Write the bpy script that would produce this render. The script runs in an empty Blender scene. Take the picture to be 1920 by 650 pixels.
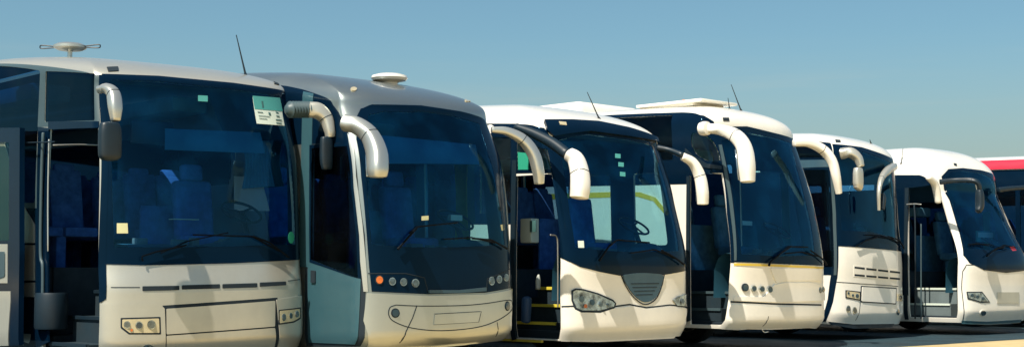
import bpy, bmesh, math, random
import numpy as np
from mathutils import Vector, Matrix
from mathutils.geometry import delaunay_2d_cdt
random.seed(7)
SC = bpy.context.scene
COL = SC.collection
PI = math.pi

# ------------------------------------------------------------------ camera
FPX, PW, PH, HORIZON, CAM_Z = 2700.0, 1920.0, 650.0, 517.0, 1.15
PITCH = math.atan((HORIZON - PH/2)/FPX)
camd = bpy.data.cameras.new('camera')
cam = bpy.data.objects.new('camera', camd)
COL.objects.link(cam)
camd.sensor_width = 36.0
camd.lens = FPX/PW*36.0
camd.clip_start = 0.1
camd.clip_end = 9000
cam.location = (0, 0, CAM_Z)
cam.rotation_euler = (PI/2 + PITCH, 0, 0)
SC.camera = cam
CP, SP = math.cos(PITCH), math.sin(PITCH)

def project(w):
    """world point(s) (...,3) -> image coordinates in the 1920 x 650 frame"""
    x = w[..., 0]; y = w[..., 1]; z = w[..., 2] - CAM_Z
    d = y*CP + z*SP
    u = -y*SP + z*CP
    return np.stack([PW/2 + FPX*x/d, PH/2 - FPX*u/d], -1)

def ray(px, py):
    a = (px - PW/2)/FPX; b = (PH/2 - py)/FPX
    return np.array([a, CP - b*SP, SP + b*CP])

# ------------------------------------------------------------------ materials
MATS = {}
def principled(name, col, rough=.5, metal=0., coat=0., spec=.5, vary=0., vscale=3., bump=0., bscale=40., stretch=None, coat_rough=.05):
    m = bpy.data.materials.new(name); m.use_nodes = True
    nt = m.node_tree; b = nt.nodes['Principled BSDF']
    b.inputs['Base Color'].default_value = (*col, 1)
    b.inputs['Roughness'].default_value = rough
    b.inputs['Metallic'].default_value = metal
    b.inputs['Coat Weight'].default_value = coat
    b.inputs['Coat Roughness'].default_value = coat_rough
    b.inputs['Specular IOR Level'].default_value = spec
    tc = nt.nodes.new('ShaderNodeTexCoord')
    if vary:
        mp = nt.nodes.new('ShaderNodeMapping'); nt.links.new(tc.outputs['Object'], mp.inputs[0])
        if stretch: mp.inputs['Scale'].default_value = stretch
        n = nt.nodes.new('ShaderNodeTexNoise'); n.inputs['Scale'].default_value = vscale
        n.inputs['Detail'].default_value = 6; n.inputs['Roughness'].default_value = .62
        nt.links.new(mp.outputs[0], n.inputs['Vector'])
        mr = nt.nodes.new('ShaderNodeMapRange')
        mr.inputs['From Min'].default_value = .3; mr.inputs['From Max'].default_value = .7
        mr.inputs['To Min'].default_value = 1 - vary; mr.inputs['To Max'].default_value = 1 + vary*.5
        nt.links.new(n.outputs['Fac'], mr.inputs['Value'])
        mx = nt.nodes.new('ShaderNodeMix'); mx.data_type = 'RGBA'; mx.blend_type = 'MULTIPLY'
        mx.inputs[0].default_value = 1
        mx.inputs[6].default_value = (*col, 1)
        nt.links.new(mr.outputs[0], mx.inputs[7])
        nt.links.new(mx.outputs[2], b.inputs['Base Color'])
        r2 = nt.nodes.new('ShaderNodeMapRange')
        r2.inputs['From Min'].default_value = .3; r2.inputs['From Max'].default_value = .7
        r2.inputs['To Min'].default_value = rough*1.25; r2.inputs['To Max'].default_value = rough*.85
        nt.links.new(n.outputs['Fac'], r2.inputs['Value']); nt.links.new(r2.outputs[0], b.inputs['Roughness'])
    if bump:
        n2 = nt.nodes.new('ShaderNodeTexNoise'); n2.inputs['Scale'].default_value = bscale; n2.inputs['Detail'].default_value = 3
        nt.links.new(tc.outputs['Object'], n2.inputs['Vector'])
        bp = nt.nodes.new('ShaderNodeBump'); bp.inputs['Strength'].default_value = bump; bp.inputs['Distance'].default_value = .01
        nt.links.new(n2.outputs['Fac'], bp.inputs['Height']); nt.links.new(bp.outputs[0], b.inputs['Normal'])
    MATS[name] = m
    return m

def glass(name, tint, refl=1.0, ior=1.5, dust_glow=0.0, dust_glow_col=(.35, .45, .5)):
    m = bpy.data.materials.new(name); m.use_nodes = True
    nt = m.node_tree; nt.nodes.clear()
    out = nt.nodes.new('ShaderNodeOutputMaterial')
    tr = nt.nodes.new('ShaderNodeBsdfTransparent'); tr.inputs[0].default_value = (*tint, 1)
    gl = nt.nodes.new('ShaderNodeBsdfGlossy'); gl.inputs['Roughness'].default_value = .015
    gl.inputs[0].default_value = (.28*refl, .70*refl, 1.0*refl, 1)
    fr = nt.nodes.new('ShaderNodeFresnel'); fr.inputs[0].default_value = ior
    tc = nt.nodes.new('ShaderNodeTexCoord')
    n = nt.nodes.new('ShaderNodeTexNoise'); n.inputs['Scale'].default_value = 1.3; n.inputs['Detail'].default_value = 2
    nt.links.new(tc.outputs['Object'], n.inputs['Vector'])
    bp = nt.nodes.new('ShaderNodeBump'); bp.inputs['Strength'].default_value = .12; bp.inputs['Distance'].default_value = .05
    nt.links.new(n.outputs['Fac'], bp.inputs['Height'])
    nt.links.new(bp.outputs[0], gl.inputs['Normal'])
    mx = nt.nodes.new('ShaderNodeMixShader')
    nt.links.new(fr.outputs[0], mx.inputs[0]); nt.links.new(tr.outputs[0], mx.inputs[1]); nt.links.new(gl.outputs[0], mx.inputs[2])
    last = mx
    if dust_glow:
        df = nt.nodes.new('ShaderNodeBsdfDiffuse'); df.inputs[0].default_value = (*dust_glow_col, 1)  # dust colour; for windscreens a blue that paints in a glow
        n2 = nt.nodes.new('ShaderNodeTexNoise'); n2.inputs['Scale'].default_value = 2.2; n2.inputs['Detail'].default_value = 5
        nt.links.new(tc.outputs['Object'], n2.inputs['Vector'])
        mr = nt.nodes.new('ShaderNodeMapRange'); mr.inputs['From Min'].default_value = .42; mr.inputs['From Max'].default_value = .72
        mr.inputs['To Min'].default_value = dust_glow*.35; mr.inputs['To Max'].default_value = dust_glow*2.0  # patchy amount also paints pale reflection streaks among the dust
        nt.links.new(n2.outputs['Fac'], mr.inputs['Value'])
        m2 = nt.nodes.new('ShaderNodeMixShader')
        nt.links.new(mr.outputs[0], m2.inputs[0]); nt.links.new(mx.outputs[0], m2.inputs[1]); nt.links.new(df.outputs[0], m2.inputs[2])
        last = m2
    nt.links.new(last.outputs[0], out.inputs[0])
    MATS[name] = m
    return m

principled('white_paint', (.89, .855, .775), .32, coat=.8, vary=.08, vscale=2.2)
principled('cream_paint', (.60, .58, .50), .34, metal=.55, coat=.5, vary=.10, vscale=2.0)
principled('silver_roof', (.36, .40, .39), .34, metal=.85, coat=.4, vary=.08, vscale=1.4)
principled('silver_paint', (.56, .58, .54), .34, metal=.85, coat=.5, vary=.08, vscale=1.4)
principled('steel_blue_and_shade', (.045, .125, .16), .35, metal=.3, coat=.5, vary=.08)  # also paints shade onto the silver coach's door and side pillar
principled('grey_pillar', (.05, .085, .10), .45, vary=.1)
principled('silver_mirror', (.60, .60, .55), .34, metal=.75, coat=.3)
principled('black_gloss', (.0016, .010, .026), .12, coat=0, spec=.20, vary=.2, vscale=2)
MATS['black_gloss'].node_tree.nodes['Principled BSDF'].inputs['Specular Tint'].default_value = (.35, .7, 1, 1)
principled('wiper_black', (.001, .003, .006), .5, spec=.08)
principled('black_plastic', (.006, .018, .030), .45, vary=.25, vscale=6)
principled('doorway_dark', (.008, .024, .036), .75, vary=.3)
principled('rubber', (.006, .012, .018), .7, vary=.2)
principled('gap', (.004, .014, .024), .8)
principled('interior_dark', (.03, .12, .23), .7, vary=.2, vscale=2)
principled('ceiling_fabric', (.10, .26, .38), .85, vary=.15)
principled('seat_fabric', (.03, .14, .45), .85, vary=.35, vscale=9)
principled('seat_teal', (.04, .15, .25), .85, vary=.3, vscale=8)
principled('seat_red', (.10, .02, .03), .85, vary=.2)
principled('dash', (.03, .13, .20), .55, vary=.2)
principled('chrome', (.75, .78, .78), .12, metal=1)
principled('reflector', (.55, .60, .60), .14, metal=.9, vary=.92, vscale=13)  # strong noise paints bright and dark glints into the chrome colour
principled('lamp_housing', (.70, .60, .38), .3, metal=.3, coat=.6, vary=.15, vscale=20)
principled('lens_dark', (.02, .045, .06), .08, coat=1)
principled('lens_clear', (.16, .20, .21), .08, metal=.6, coat=1, vary=.5, vscale=25)
principled('lens_orange', (.70, .16, .02), .15, coat=1, vary=.3, vscale=40)
principled('yellow_edge', (.72, .60, .06), .6, vary=.15)
principled('yellow_stripe', (.72, .50, .05), .4, coat=.4)
principled('yellow_curtain', (.45, .48, .05), .85, vary=.2)
principled('blue_curtain', (.10, .38, .60), .85, vary=.2)
principled('step_grey', (.14, .18, .19), .7, vary=.2)
principled('grille_grey', (.035, .085, .12), .45, vary=.15)
principled('red_paint', (.62, .02, .05), .4, coat=.4)
principled('red_cloth', (.40, .03, .06), .8)
principled('paper_white', (.62, .70, .62), .8)
principled('paper_green', (.06, .30, .28), .8)
principled('paper_yellow', (.62, .60, .34), .8)
principled('ink', (.04, .12, .12), .8)
principled('sticker_green', (.02, .32, .20), .6)
principled('bin_blue', (.02, .06, .14), .6)
principled('bottle_white', (.5, .55, .52), .4)
principled('shade_blind', (.05, .24, .36), .8, vary=.1)
principled('tyre', (.012, .016, .018), .8, bump=.3)
principled('rim', (.35, .36, .34), .4, metal=.6, vary=.2)
glass('windscreen_glass', (.33, .64, .88), 1.0, 1.46, dust_glow=.024, dust_glow_col=(.012, .26, .70))  # saturated blue film colour paints a glow into the glass
glass('driver_glass', (.72, .84, .70), .8, 1.4, dust_glow=.01)
glass('side_glass', (.08, .20, .34), .6, 1.4, dust_glow=.003)
glass('green_glass', (.30, .72, .66), .9, 1.5, dust_glow=.02)

# ------------------------------------------------------------------ object helpers
def tag(o, label=None, cat=None, group=None, kind=None):
    if label: o['label'] = label
    if cat: o['category'] = cat
    if group: o['group'] = group
    if kind: o['kind'] = kind
    return o

def empty(name, loc, rz=0):
    o = bpy.data.objects.new(name, None); COL.objects.link(o)
    o.empty_display_size = .2
    o.location = loc; o.rotation_euler = (0, 0, rz)
    return o

def link(name, me, parent=None, loc=None):
    o = bpy.data.objects.new(name, me); COL.objects.link(o)
    if parent: o.parent = parent
    if loc is not None: o.location = loc
    return o

def mesh_obj(name, verts, faces, mats, parent=None, midx=None, smooth=None, normals=None):
    me = bpy.data.meshes.new(name)
    me.from_pydata([tuple(v) for v in verts], [], faces)
    for m in mats: me.materials.append(MATS[m])
    if midx is not None: me.polygons.foreach_set('material_index', midx)
    if smooth is not None: me.polygons.foreach_set('use_smooth', smooth)
    me.update()
    if normals is not None: me.normals_split_custom_set(normals)
    return link(name, me, parent)

def bm_obj(name, bm, mats, parent=None, smooth_angle=None, loc=None):
    me = bpy.data.meshes.new(name)
    bmesh.ops.recalc_face_normals(bm, faces=bm.faces)
    if smooth_angle is not None:
        for f in bm.faces: f.smooth = True
        for e in bm.edges:
            e.smooth = not (len(e.link_faces) == 2 and e.calc_face_angle(0) > smooth_angle)
    bm.to_mesh(me); bm.free()
    if isinstance(mats, str): mats = [mats]
    for m in mats: me.materials.append(MATS[m])
    return link(name, me, parent, loc)

def add_box(bm, c, s, bevel=0., seg=2, rot=None, mi=0):
    b2 = bmesh.new()
    bmesh.ops.create_cube(b2, size=1)
    bmesh.ops.scale(b2, vec=s, verts=b2.verts)
    if bevel: bmesh.ops.bevel(b2, geom=list(b2.edges), offset=bevel, segments=seg, profile=.6, affect='EDGES')
    if rot is not None: bmesh.ops.transform(b2, matrix=rot, verts=b2.verts)
    bmesh.ops.translate(b2, vec=c, verts=b2.verts)
    vm = {}
    for v in b2.verts: vm[v] = bm.verts.new(v.co)
    for f in b2.faces:
        nf = bm.faces.new([vm[v] for v in f.verts]); nf.material_index = mi
    b2.free()

def box(name, c, s, mat, parent, bevel=.01, rot=None):
    bm = bmesh.new(); add_box(bm, c, s, bevel, 2, rot)
    return bm_obj(name, bm, mat, parent, .6)

def catmull(P, n):
    P = [np.array(p, float) for p in P]
    if len(P) < 3: n0 = n
    Q = [2*P[0]-P[1]] + P + [2*P[-1]-P[-2]]
    out = []
    for i in range(len(P)-1):
        p0, p1, p2, p3 = Q[i:i+4]
        for k in range(n):
            t = k/n
            out.append(.5*((2*p1)+(-p0+p2)*t+(2*p0-5*p1+4*p2-p3)*t*t+(-p0+3*p1-3*p2+p3)*t**3))
    out.append(P[-1])
    return out

def add_tube(bm, pts, radii, seg=12, n=6, flat=1.0, up=(0, 1, 0), round_ends=True, mi=0, sq=1.0):
    """swept tube; radii per control point; flat scales the axis along 'up'"""
    if not hasattr(radii, '__len__'): radii = [radii]*len(pts)
    C = catmull([np.append(np.array(p, float), r) for p, r in zip(pts, radii)], n)
    P = [Vector(c[:3]) for c in C]; R = [max(.0005, float(c[3])) for c in C]
    if round_ends:
        for end in (0, -1):
            d = (P[0]-P[1]).normalized() if end == 0 else (P[-1]-P[-2]).normalized()
            r = R[end]; ext = []
            for a in (.35, .7, .95):
                ext.append((P[end] + d*r*(.55 if sq == 1 else .22)*math.sin(a*PI/2), r*math.cos(a*PI/2)+.0005))
            for p, q in (ext):
                if end == 0: P.insert(0, p); R.insert(0, q)
                else: P.append(p); R.append(q)
    up = Vector(up)
    rings = []
    for i, p in enumerate(P):
        t = (P[min(i+1, len(P)-1)] - P[max(i-1, 0)])
        if t.length < 1e-9: t = Vector((0, 0, 1))
        t.normalize()
        a = up - t*up.dot(t)
        if a.length < 1e-3: a = Vector((1, 0, 0)) - t*t.x
        a.normalize(); b = t.cross(a)
        q_ = lambda t_: math.copysign(abs(t_)**sq, t_)
        rings.append([bm.verts.new(p + (a*q_(math.cos(2*PI*k/seg))*flat + b*q_(math.sin(2*PI*k/seg)))*R[i]) for k in range(seg)])
    for i in range(len(rings)-1):
        for k in range(seg):
            f = bm.faces.new([rings[i][k], rings[i][(k+1) % seg], rings[i+1][(k+1) % seg], rings[i+1][k]]); f.material_index = mi
    for r in (rings[0], rings[-1]):
        f = bm.faces.new(r); f.material_index = mi

def tube(name, pts, radii, mat, parent, seg=12, n=6, flat=1.0, up=(0, 1, 0), round_ends=True):
    sq = .68 if name.startswith('mirror') and 'arm' not in name and 'bellows' not in name else 1.0
    if sq < 1: seg = 24
    bm = bmesh.new(); add_tube(bm, pts, radii, seg, n, flat, up, round_ends, sq=sq)
    return bm_obj(name, bm, mat, parent, .8)

def lathe_bm(bm, prof, seg=24, c=(0, 0, 0), axis='z'):
    rings = []
    for r, h in prof:
        ring = []
        for k in range(seg):
            a = 2*PI*k/seg
            p = (r*math.cos(a), r*math.sin(a), h)
            if axis == 'x': p = (p[2], p[0], p[1])
            if axis == 'y': p = (p[0], p[2], p[1])
            ring.append(bm.verts.new(Vector(p)+Vector(c)))
        rings.append(ring)
    for i in range(len(rings)-1):
        for k in range(seg):
            bm.faces.new([rings[i][k], rings[i][(k+1) % seg], rings[i+1][(k+1) % seg], rings[i+1][k]])
    bm.faces.new(rings[0]); bm.faces.new(rings[-1])

# ------------------------------------------------------------------ 2-D helpers
def in_poly(pts, poly):
    pts = np.asarray(pts); x, y = pts[:, 0], pts[:, 1]
    c = np.zeros(len(pts), bool); n = len(poly)
    for i in range(n):
        x1, y1 = poly[i]; x2, y2 = poly[(i+1) % n]
        if y1 == y2: continue
        m = ((y1 > y) != (y2 > y)) & (x < (x2-x1)*(y-y1)/(y2-y1)+x1)
        c ^= m
    return c

def densify(poly, step=.05, closed=True):
    out = []; n = len(poly)
    for i in range(n if closed else n-1):
        a = np.array(poly[i], float); b = np.array(poly[(i+1) % n], float)
        k = max(1, int(math.ceil(np.linalg.norm(b-a)/step)))
        for j in range(k): out.append(tuple(a+(b-a)*j/k))
    if not closed: out.append(tuple(poly[-1]))
    return out

def round_poly(poly, r, k=4):
    """round the corners of a polygon by quadratic arcs of size r"""
    out = []; n = len(poly)
    for i in range(n):
        p0 = np.array(poly[i-1], float); p = np.array(poly[i], float); p1 = np.array(poly[(i+1) % n], float)
        d0 = p0-p; d1 = p1-p; l0 = np.linalg.norm(d0)+1e-9; l1 = np.linalg.norm(d1)+1e-9
        a = p + d0/l0*min(r, l0*.45); b = p + d1/l1*min(r, l1*.45)
        for j in range(k+1):
            t = j/k; out.append(tuple((1-t)**2*a + 2*t*(1-t)*p + t*t*b))
    return out

def grow(poly, d):
    """offset polygon outward by d (simple miter)"""
    P = np.array(poly, float); n = len(P)
    area = sum(P[i-1][0]*P[i][1]-P[i][0]*P[i-1][1] for i in range(n))
    sg = 1 if area > 0 else -1
    out = []
    for i in range(n):
        a = P[i]-P[i-1]; b = P[(i+1) % n]-P[i]
        na = np.array([a[1], -a[0]])/(np.linalg.norm(a)+1e-9)*sg; nb = np.array([b[1], -b[0]])/(np.linalg.norm(b)+1e-9)*sg
        m = na+nb; l = np.linalg.norm(m)
        m = m/l if l > 1e-6 else na
        out.append(tuple(P[i]+m*d/max(.5, m.dot(na))))
    return out

def ribbon(line, w):
    L = np.array(line, float); n = len(L); up = []; dn = []
    for i in range(n):
        t = L[min(i+1, n-1)]-L[max(i-1, 0)]; t = t/(np.linalg.norm(t)+1e-9)
        nn = np.array([-t[1], t[0]]); up.append(tuple(L[i]+nn*w/2)); dn.append(tuple(L[i]-nn*w/2))
    return up+dn[::-1]

def smooth_line(pts, n=5, closed=False):
    if closed:
        P = [np.array(p, float) for p in pts]; m = len(P); out = []
        for i in range(m):
            p0, p1, p2, p3 = P[i-1], P[i], P[(i+1) % m], P[(i+2) % m]
            for k in range(n):
                t = k/n
                out.append(tuple(.5*((2*p1)+(-p0+p2)*t+(2*p0-5*p1+4*p2-p3)*t*t+(-p0+3*p1-3*p2+p3)*t**3)))
        return out
    return [tuple(p) for p in catmull(pts, n)]

# ------------------------------------------------------------------ the coach
class Coach:
    def __init__(self, name, label, corner, theta, H=3.5, zs=3.1, hw=1.275, D=.55, n=3.2, length=12.0,
                 rake=((.28, .07), (.5, 0), (1.0, .01), (1.3, .04), (2.2, .2), (3.2, .5)), Rf=1.0, nr=3.5, nf=2.6,
                 drop=.1, zb=.28, tumble=.05, lean=0., paint='white_paint', W0=.95):
        self.hw, self.H, self.zs, self.length, self.Rf, self.nr, self.nf = hw, H, zs, length, Rf, nr, nf
        self.drop, self.zb, self.tumble, self.lean, self.paint, self.W0 = drop, zb, tumble, lean, paint, W0
        r0 = np.array(rake); xs_, ys_ = r0[:, 0], r0[:, 1]
        h_ = np.diff(xs_); d_ = np.diff(ys_)/h_; mm = np.zeros(len(xs_)); mm[0] = d_[0]; mm[-1] = d_[-1]
        for i in range(1, len(xs_)-1):
            if d_[i-1]*d_[i] > 0: mm[i] = 2/(1/d_[i-1]+1/d_[i])
        vv = np.linspace(xs_[0], xs_[-1], 240); k_ = np.clip(np.searchsorted(xs_, vv)-1, 0, len(h_)-1); t_ = (vv-xs_[k_])/h_[k_]
        yy = (1+2*t_)*(1-t_)**2*ys_[k_]+t_*(1-t_)**2*h_[k_]*mm[k_]+t_*t_*(3-2*t_)*ys_[k_+1]+t_*t_*(t_-1)*h_[k_]*mm[k_+1]
        yy = yy-np.where(vv < .62, 0, 0)
        self.rk = np.stack([vv, yy], 1)
        t = np.linspace(0, PI/2, 800)
        x = hw*np.sin(t)**(2/n); y = D*(1-np.cos(t)**(2/n))
        l = np.concatenate([[0], np.cumsum(np.hypot(np.diff(x), np.diff(y)))])
        self.cx, self.cy, self.cl, self.Lq, self.D = x, y, l, l[-1], D
        self.Lr = (H-zs)+hw*.85
        self.vmax = zs+self.Lr
        self.smax = self.Lq+length-D
        th = math.radians(theta)
        self.ct, self.st = math.cos(th), math.sin(th)
        # corner: world X, Y of the door-side front corner (local x=-hw, y=.25)
        lx, ly = -hw, .25
        self.ox = corner[0]-(lx*self.ct-ly*self.st); self.oy = corner[1]-(lx*self.st+ly*self.ct)
        self.root = empty(name, (self.ox, self.oy, 0), th)
        tag(self.root, label, 'coach', 'coaches parked side by side in a row')
        self._cache()

    def S(self, s, v):
        s = np.asarray(s, float); v = np.asarray(v, float); s, v = np.broadcast_arrays(s, v)
        a = np.abs(s); sg = np.where(s < 0, -1., 1.)
        X0 = np.interp(a, self.cl, self.cx); Y0 = np.where(a > self.Lq, self.D+a-self.Lq, np.interp(a, self.cl, self.cy))
        f = np.clip((v-self.zs)/self.Lr, 0, 1)*PI/2
        lo = np.minimum(v, self.zs)
        tin = self.tumble*np.clip((lo-1.1)/(self.zs-1.1), 0, 1)**1.6 + .05*np.clip((.5-lo)/.25, 0, 1)**1.5
        c = np.clip(np.cos(f), 0, 1); sn = np.clip(np.sin(f), 0, 1)
        a_in = tin+(self.hw-tin)*(1-c**(2/self.nr))
        z = lo+(self.H-self.zs)*np.where(f > 0, sn**(2/self.nr), 0)
        b = np.interp(lo, self.rk[:, 0], self.rk[:, 1])+self.Rf*(1-c**(2/self.nf))
        W = np.maximum(self.W0, 1.8*b)
        t = np.clip(1-Y0/W, 0, 1); w = t*t*(3-2*t)
        y = Y0+b*w
        x = sg*X0*(1-a_in/self.hw)
        g = np.clip(1-y/4.5, 0, 1)**1.6
        h = np.clip((z-2.3)/(self.H-2.3), 0, 1)
        z = z-self.drop*g*h*h*(3-2*h)
        z = z+self.lean*x
        return np.stack([x, y, z], -1)

    def N(self, s, v):
        e = 2e-3
        v = np.minimum(np.asarray(v, float), self.vmax-2*e-1e-3)
        ds = self.S(np.asarray(s)+e, v)-self.S(np.asarray(s)-e, v)
        dv = self.S(s, v+e)-self.S(s, v-e)
        n = np.cross(ds, dv); l = np.linalg.norm(n, axis=-1, keepdims=True)
        n = np.where(l > 1e-9, n/np.maximum(l, 1e-9), np.array([0, 0, 1.]))
        return n

    def world(self, p):
        x, y = p[..., 0], p[..., 1]
        return np.stack([self.ox+x*self.ct-y*self.st, self.oy+x*self.st+y*self.ct, p[..., 2]], -1)

    def _cache(self):
        ss = np.arange(-7, 2.6, .04); vs = np.arange(self.zb-.1, self.vmax, .04)
        A, B = np.meshgrid(ss, vs)
        w = self.world(self.S(A, B)); nn = self.N(A, B)
        nw = np.stack([nn[..., 0]*self.ct-nn[..., 1]*self.st, nn[..., 0]*self.st+nn[..., 1]*self.ct, nn[..., 2]], -1)
        view = np.array([0, 0, CAM_Z])-w; view /= np.linalg.norm(view, axis=-1, keepdims=True)
        ok = (nw*view).sum(-1) > .02
        self.gs, self.gv, self.gp = A[ok], B[ok], project(w)[ok]

    def P(self, pts):
        """points of the photograph -> (s, v) on this coach's skin"""
        out = []
        for x, y in pts:
            d = (self.gp[:, 0]-x)**2+(self.gp[:, 1]-y)**2
            i = int(np.argmin(d)); s, v = float(self.gs[i]), float(self.gv[i]); best = (d[i], s, v)
            for _ in range(6):
                p = project(self.world(self.S(s, v)))
                e = np.array([x, y])-p
                q = float(e@e)
                if q < best[0]: best = (q, s, v)
                J = np.stack([(project(self.world(self.S(s+.003, v)))-p)/.003, (project(self.world(self.S(s, v+.003)))-p)/.003], 1)
                if abs(np.linalg.det(J)) < 60: break
                st = np.clip(np.linalg.solve(J, e), -.04, .04)
                s += st[0]; v += st[1]
            out.append((best[1], min(best[2], self.vmax-.02)))
        return out

    def plane(self, px, py, y=None, x=None):
        """where the sight line of an image point meets the local plane y=... or x=..."""
        d = ray(px, py); o = np.array([-self.ox, -self.oy, CAM_Z])
        R = lambda q: np.array([q[0]*self.ct+q[1]*self.st, -q[0]*self.st+q[1]*self.ct, q[2]])
        o, d = R(o), R(d)
        t = (y-o[1])/d[1] if y is not None else (x-o[0])/d[0]
        return o+d*t

    def rpx(self, r):
        return r*self.oy/FPX

    def side(self, y, sgn=-1):
        return sgn*(self.Lq+y-self.D)

    # a sheet following the skin, cut to outline poly (in s, v), with thickness
    def sheet(self, name, poly, mats, holes=(), off=.004, th=.012, parent=None, gs=.07, gv=.06, fine=2.6, dome=0., step=.05, wall=True, label=None):
        if isinstance(mats, str): mats = [mats]
        poly = densify(poly, step); holes = [densify(h, step) for h in holes]
        pts = list(poly); edges = [(i, (i+1) % len(poly)) for i in range(len(poly))]
        for h in holes:
            b = len(pts); pts += h; edges += [(b+i, b+(i+1) % len(h)) for i in range(len(h))]
        A = np.array(poly); lo, hi = A.min(0), A.max(0)
        sl = [s for s in np.arange(math.floor(lo[0]/gs)*gs, hi[0], gs) if abs(s) < fine or abs(round(s/gs)) % 6 == 0]
        vl = np.arange(math.floor(lo[1]/gv)*gv+.013, hi[1], gv)
        G = np.array([(s, v) for s in sl for v in vl]) if len(sl) and len(vl) else np.zeros((0, 2))
        if len(G):
            m = in_poly(G, poly)
            for h in holes: m &= ~in_poly(G, h)
            G = G[m]
            allp = np.array(pts)
            if len(G) and len(G)*len(allp) < 4e6:
                dd = ((G[:, None, :]-allp[None])**2).sum(-1).min(1); G = G[dd > .012**2]
        pts2 = [Vector(p) for p in pts]+[Vector(g) for g in G]
        V, E, Fc, *_ = delaunay_2d_cdt(pts2, edges, [], 0, 1e-5)
        V = np.array([tuple(v) for v in V])
        tri = np.array([f for f in Fc if len(f) == 3], dtype=int).reshape(-1, 3)
        cen = V[tri].mean(1)
        m = in_poly(cen, poly)
        for h in holes: m &= ~in_poly(cen, h)
        tri = tri[m]
        if not len(tri):
            print('EMPTY SHEET', self.root['label'][:20], name, poly[:3]); return mesh_obj(name, [(0, 0, 1)], [], [mats[0]], parent or self.root)
        a, b, c = V[tri[:, 0]], V[tri[:, 1]], V[tri[:, 2]]
        cr = (b[:, 0]-a[:, 0])*(c[:, 1]-a[:, 1])-(b[:, 1]-a[:, 1])*(c[:, 0]-a[:, 0])
        tri[cr < 0] = tri[cr < 0][:, ::-1]
        used = np.unique(tri); mp = -np.ones(len(V), int); mp[used] = range(len(used)); tri = mp[tri]; V = V[used]
        nv = len(V)
        Pn = self.S(V[:, 0], V[:, 1]); Nn = self.N(V[:, 0], V[:, 1])
        o = np.full(nv, off)
        if dome:
            c0 = V.mean(0); ext = np.abs(V-c0).max(0)+1e-6
            o = off+dome*np.clip(1-(((V-c0)/ext)**2).sum(1), 0, 1)**.6
        top = Pn+Nn*o[:, None]
        if th <= 0:
            normals = [tuple(Nn[i]) for t in tri for i in t]
            return self._mk(name, top, [tuple(map(int, t)) for t in tri], mats, [0]*len(tri), [True]*len(tri), normals, parent, label)
        bot = Pn+Nn*(off-th)
        verts = np.vstack([top, bot]); faces = [tuple(map(int, t)) for t in tri]
        mi = [0]*len(faces); sm = [True]*len(faces); nor = [tuple(Nn[i]) for t in tri for i in t]
        cnt = {}
        for t in tri:
            for i in range(3):
                e = (int(t[i]), int(t[(i+1) % 3])); cnt[e] = 1
        for t in tri:
            faces.append((int(t[2])+nv, int(t[1])+nv, int(t[0])+nv)); mi.append(len(mats)-1); sm.append(True)
            nor += [tuple(-Nn[t[2]]), tuple(-Nn[t[1]]), tuple(-Nn[t[0]])]
        if wall:
            for (i, j) in cnt:
                if (j, i) not in cnt:
                    faces.append((i, i+nv, j+nv, j)); mi.append(len(mats)-1 if len(mats) > 2 else 0); sm.append(False)
                    fn = np.cross(verts[i+nv]-verts[i], verts[j]-verts[i]); fn = fn/(np.linalg.norm(fn)+1e-12)
                    nor += [tuple(fn)]*4
        return self._mk(name, verts, faces, mats, mi, sm, nor, parent, label)

    def _mk(self, name, verts, faces, mats, mi, sm, nor, parent, label):
        o = mesh_obj(name, verts, faces, mats, parent or self.root, mi, sm, nor)
        if label: o['label'] = label
        return o

    def psheet(self, name, px, mats, holes=(), smooth=0, rnd=0, **k):
        poly = self.P(smooth_line(px, smooth, True) if smooth else px)
        if rnd: poly = round_poly(poly, rnd)
        return self.sheet(name, poly, mats, holes, **k)

    def gap(self, px, w=.014, name='panel_gap', mat='gap', off=.0035, th=.004, smooth=0, parent=None):
        l = self.P(smooth_line(px, smooth) if smooth else px)
        l = densify(l, .05, False)
        return self.sheet(name, ribbon(l, w), mat, off=off, th=th, parent=parent, gs=50, gv=50)

    def ell(self, cx, cy, rx, ry, k=20, rot=0):
        c, s = math.cos(rot), math.sin(rot)
        return self.P([(cx+rx*math.cos(2*PI*i/k)*c-ry*math.sin(2*PI*i/k)*s, cy+rx*math.cos(2*PI*i/k)*s+ry*math.sin(2*PI*i/k)*c) for i in range(k)])

    def lamp(self, name, cx, cy, rx, ry, lens='lens_clear', ring='reflector', off=.012, parent=None, dome=.02):
        o = self.sheet(name, self.ell(cx, cy, rx, ry), ring, off=off, th=.03, gs=.03, gv=.03, step=.02, parent=parent)
        self.sheet('lens', self.ell(cx, cy, rx*.76, ry*.76), lens, off=off+.004, th=.01, gs=.02, gv=.02, step=.02, dome=dome, parent=o if o.parent == self.root else (parent or self.root))
        return o

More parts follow.
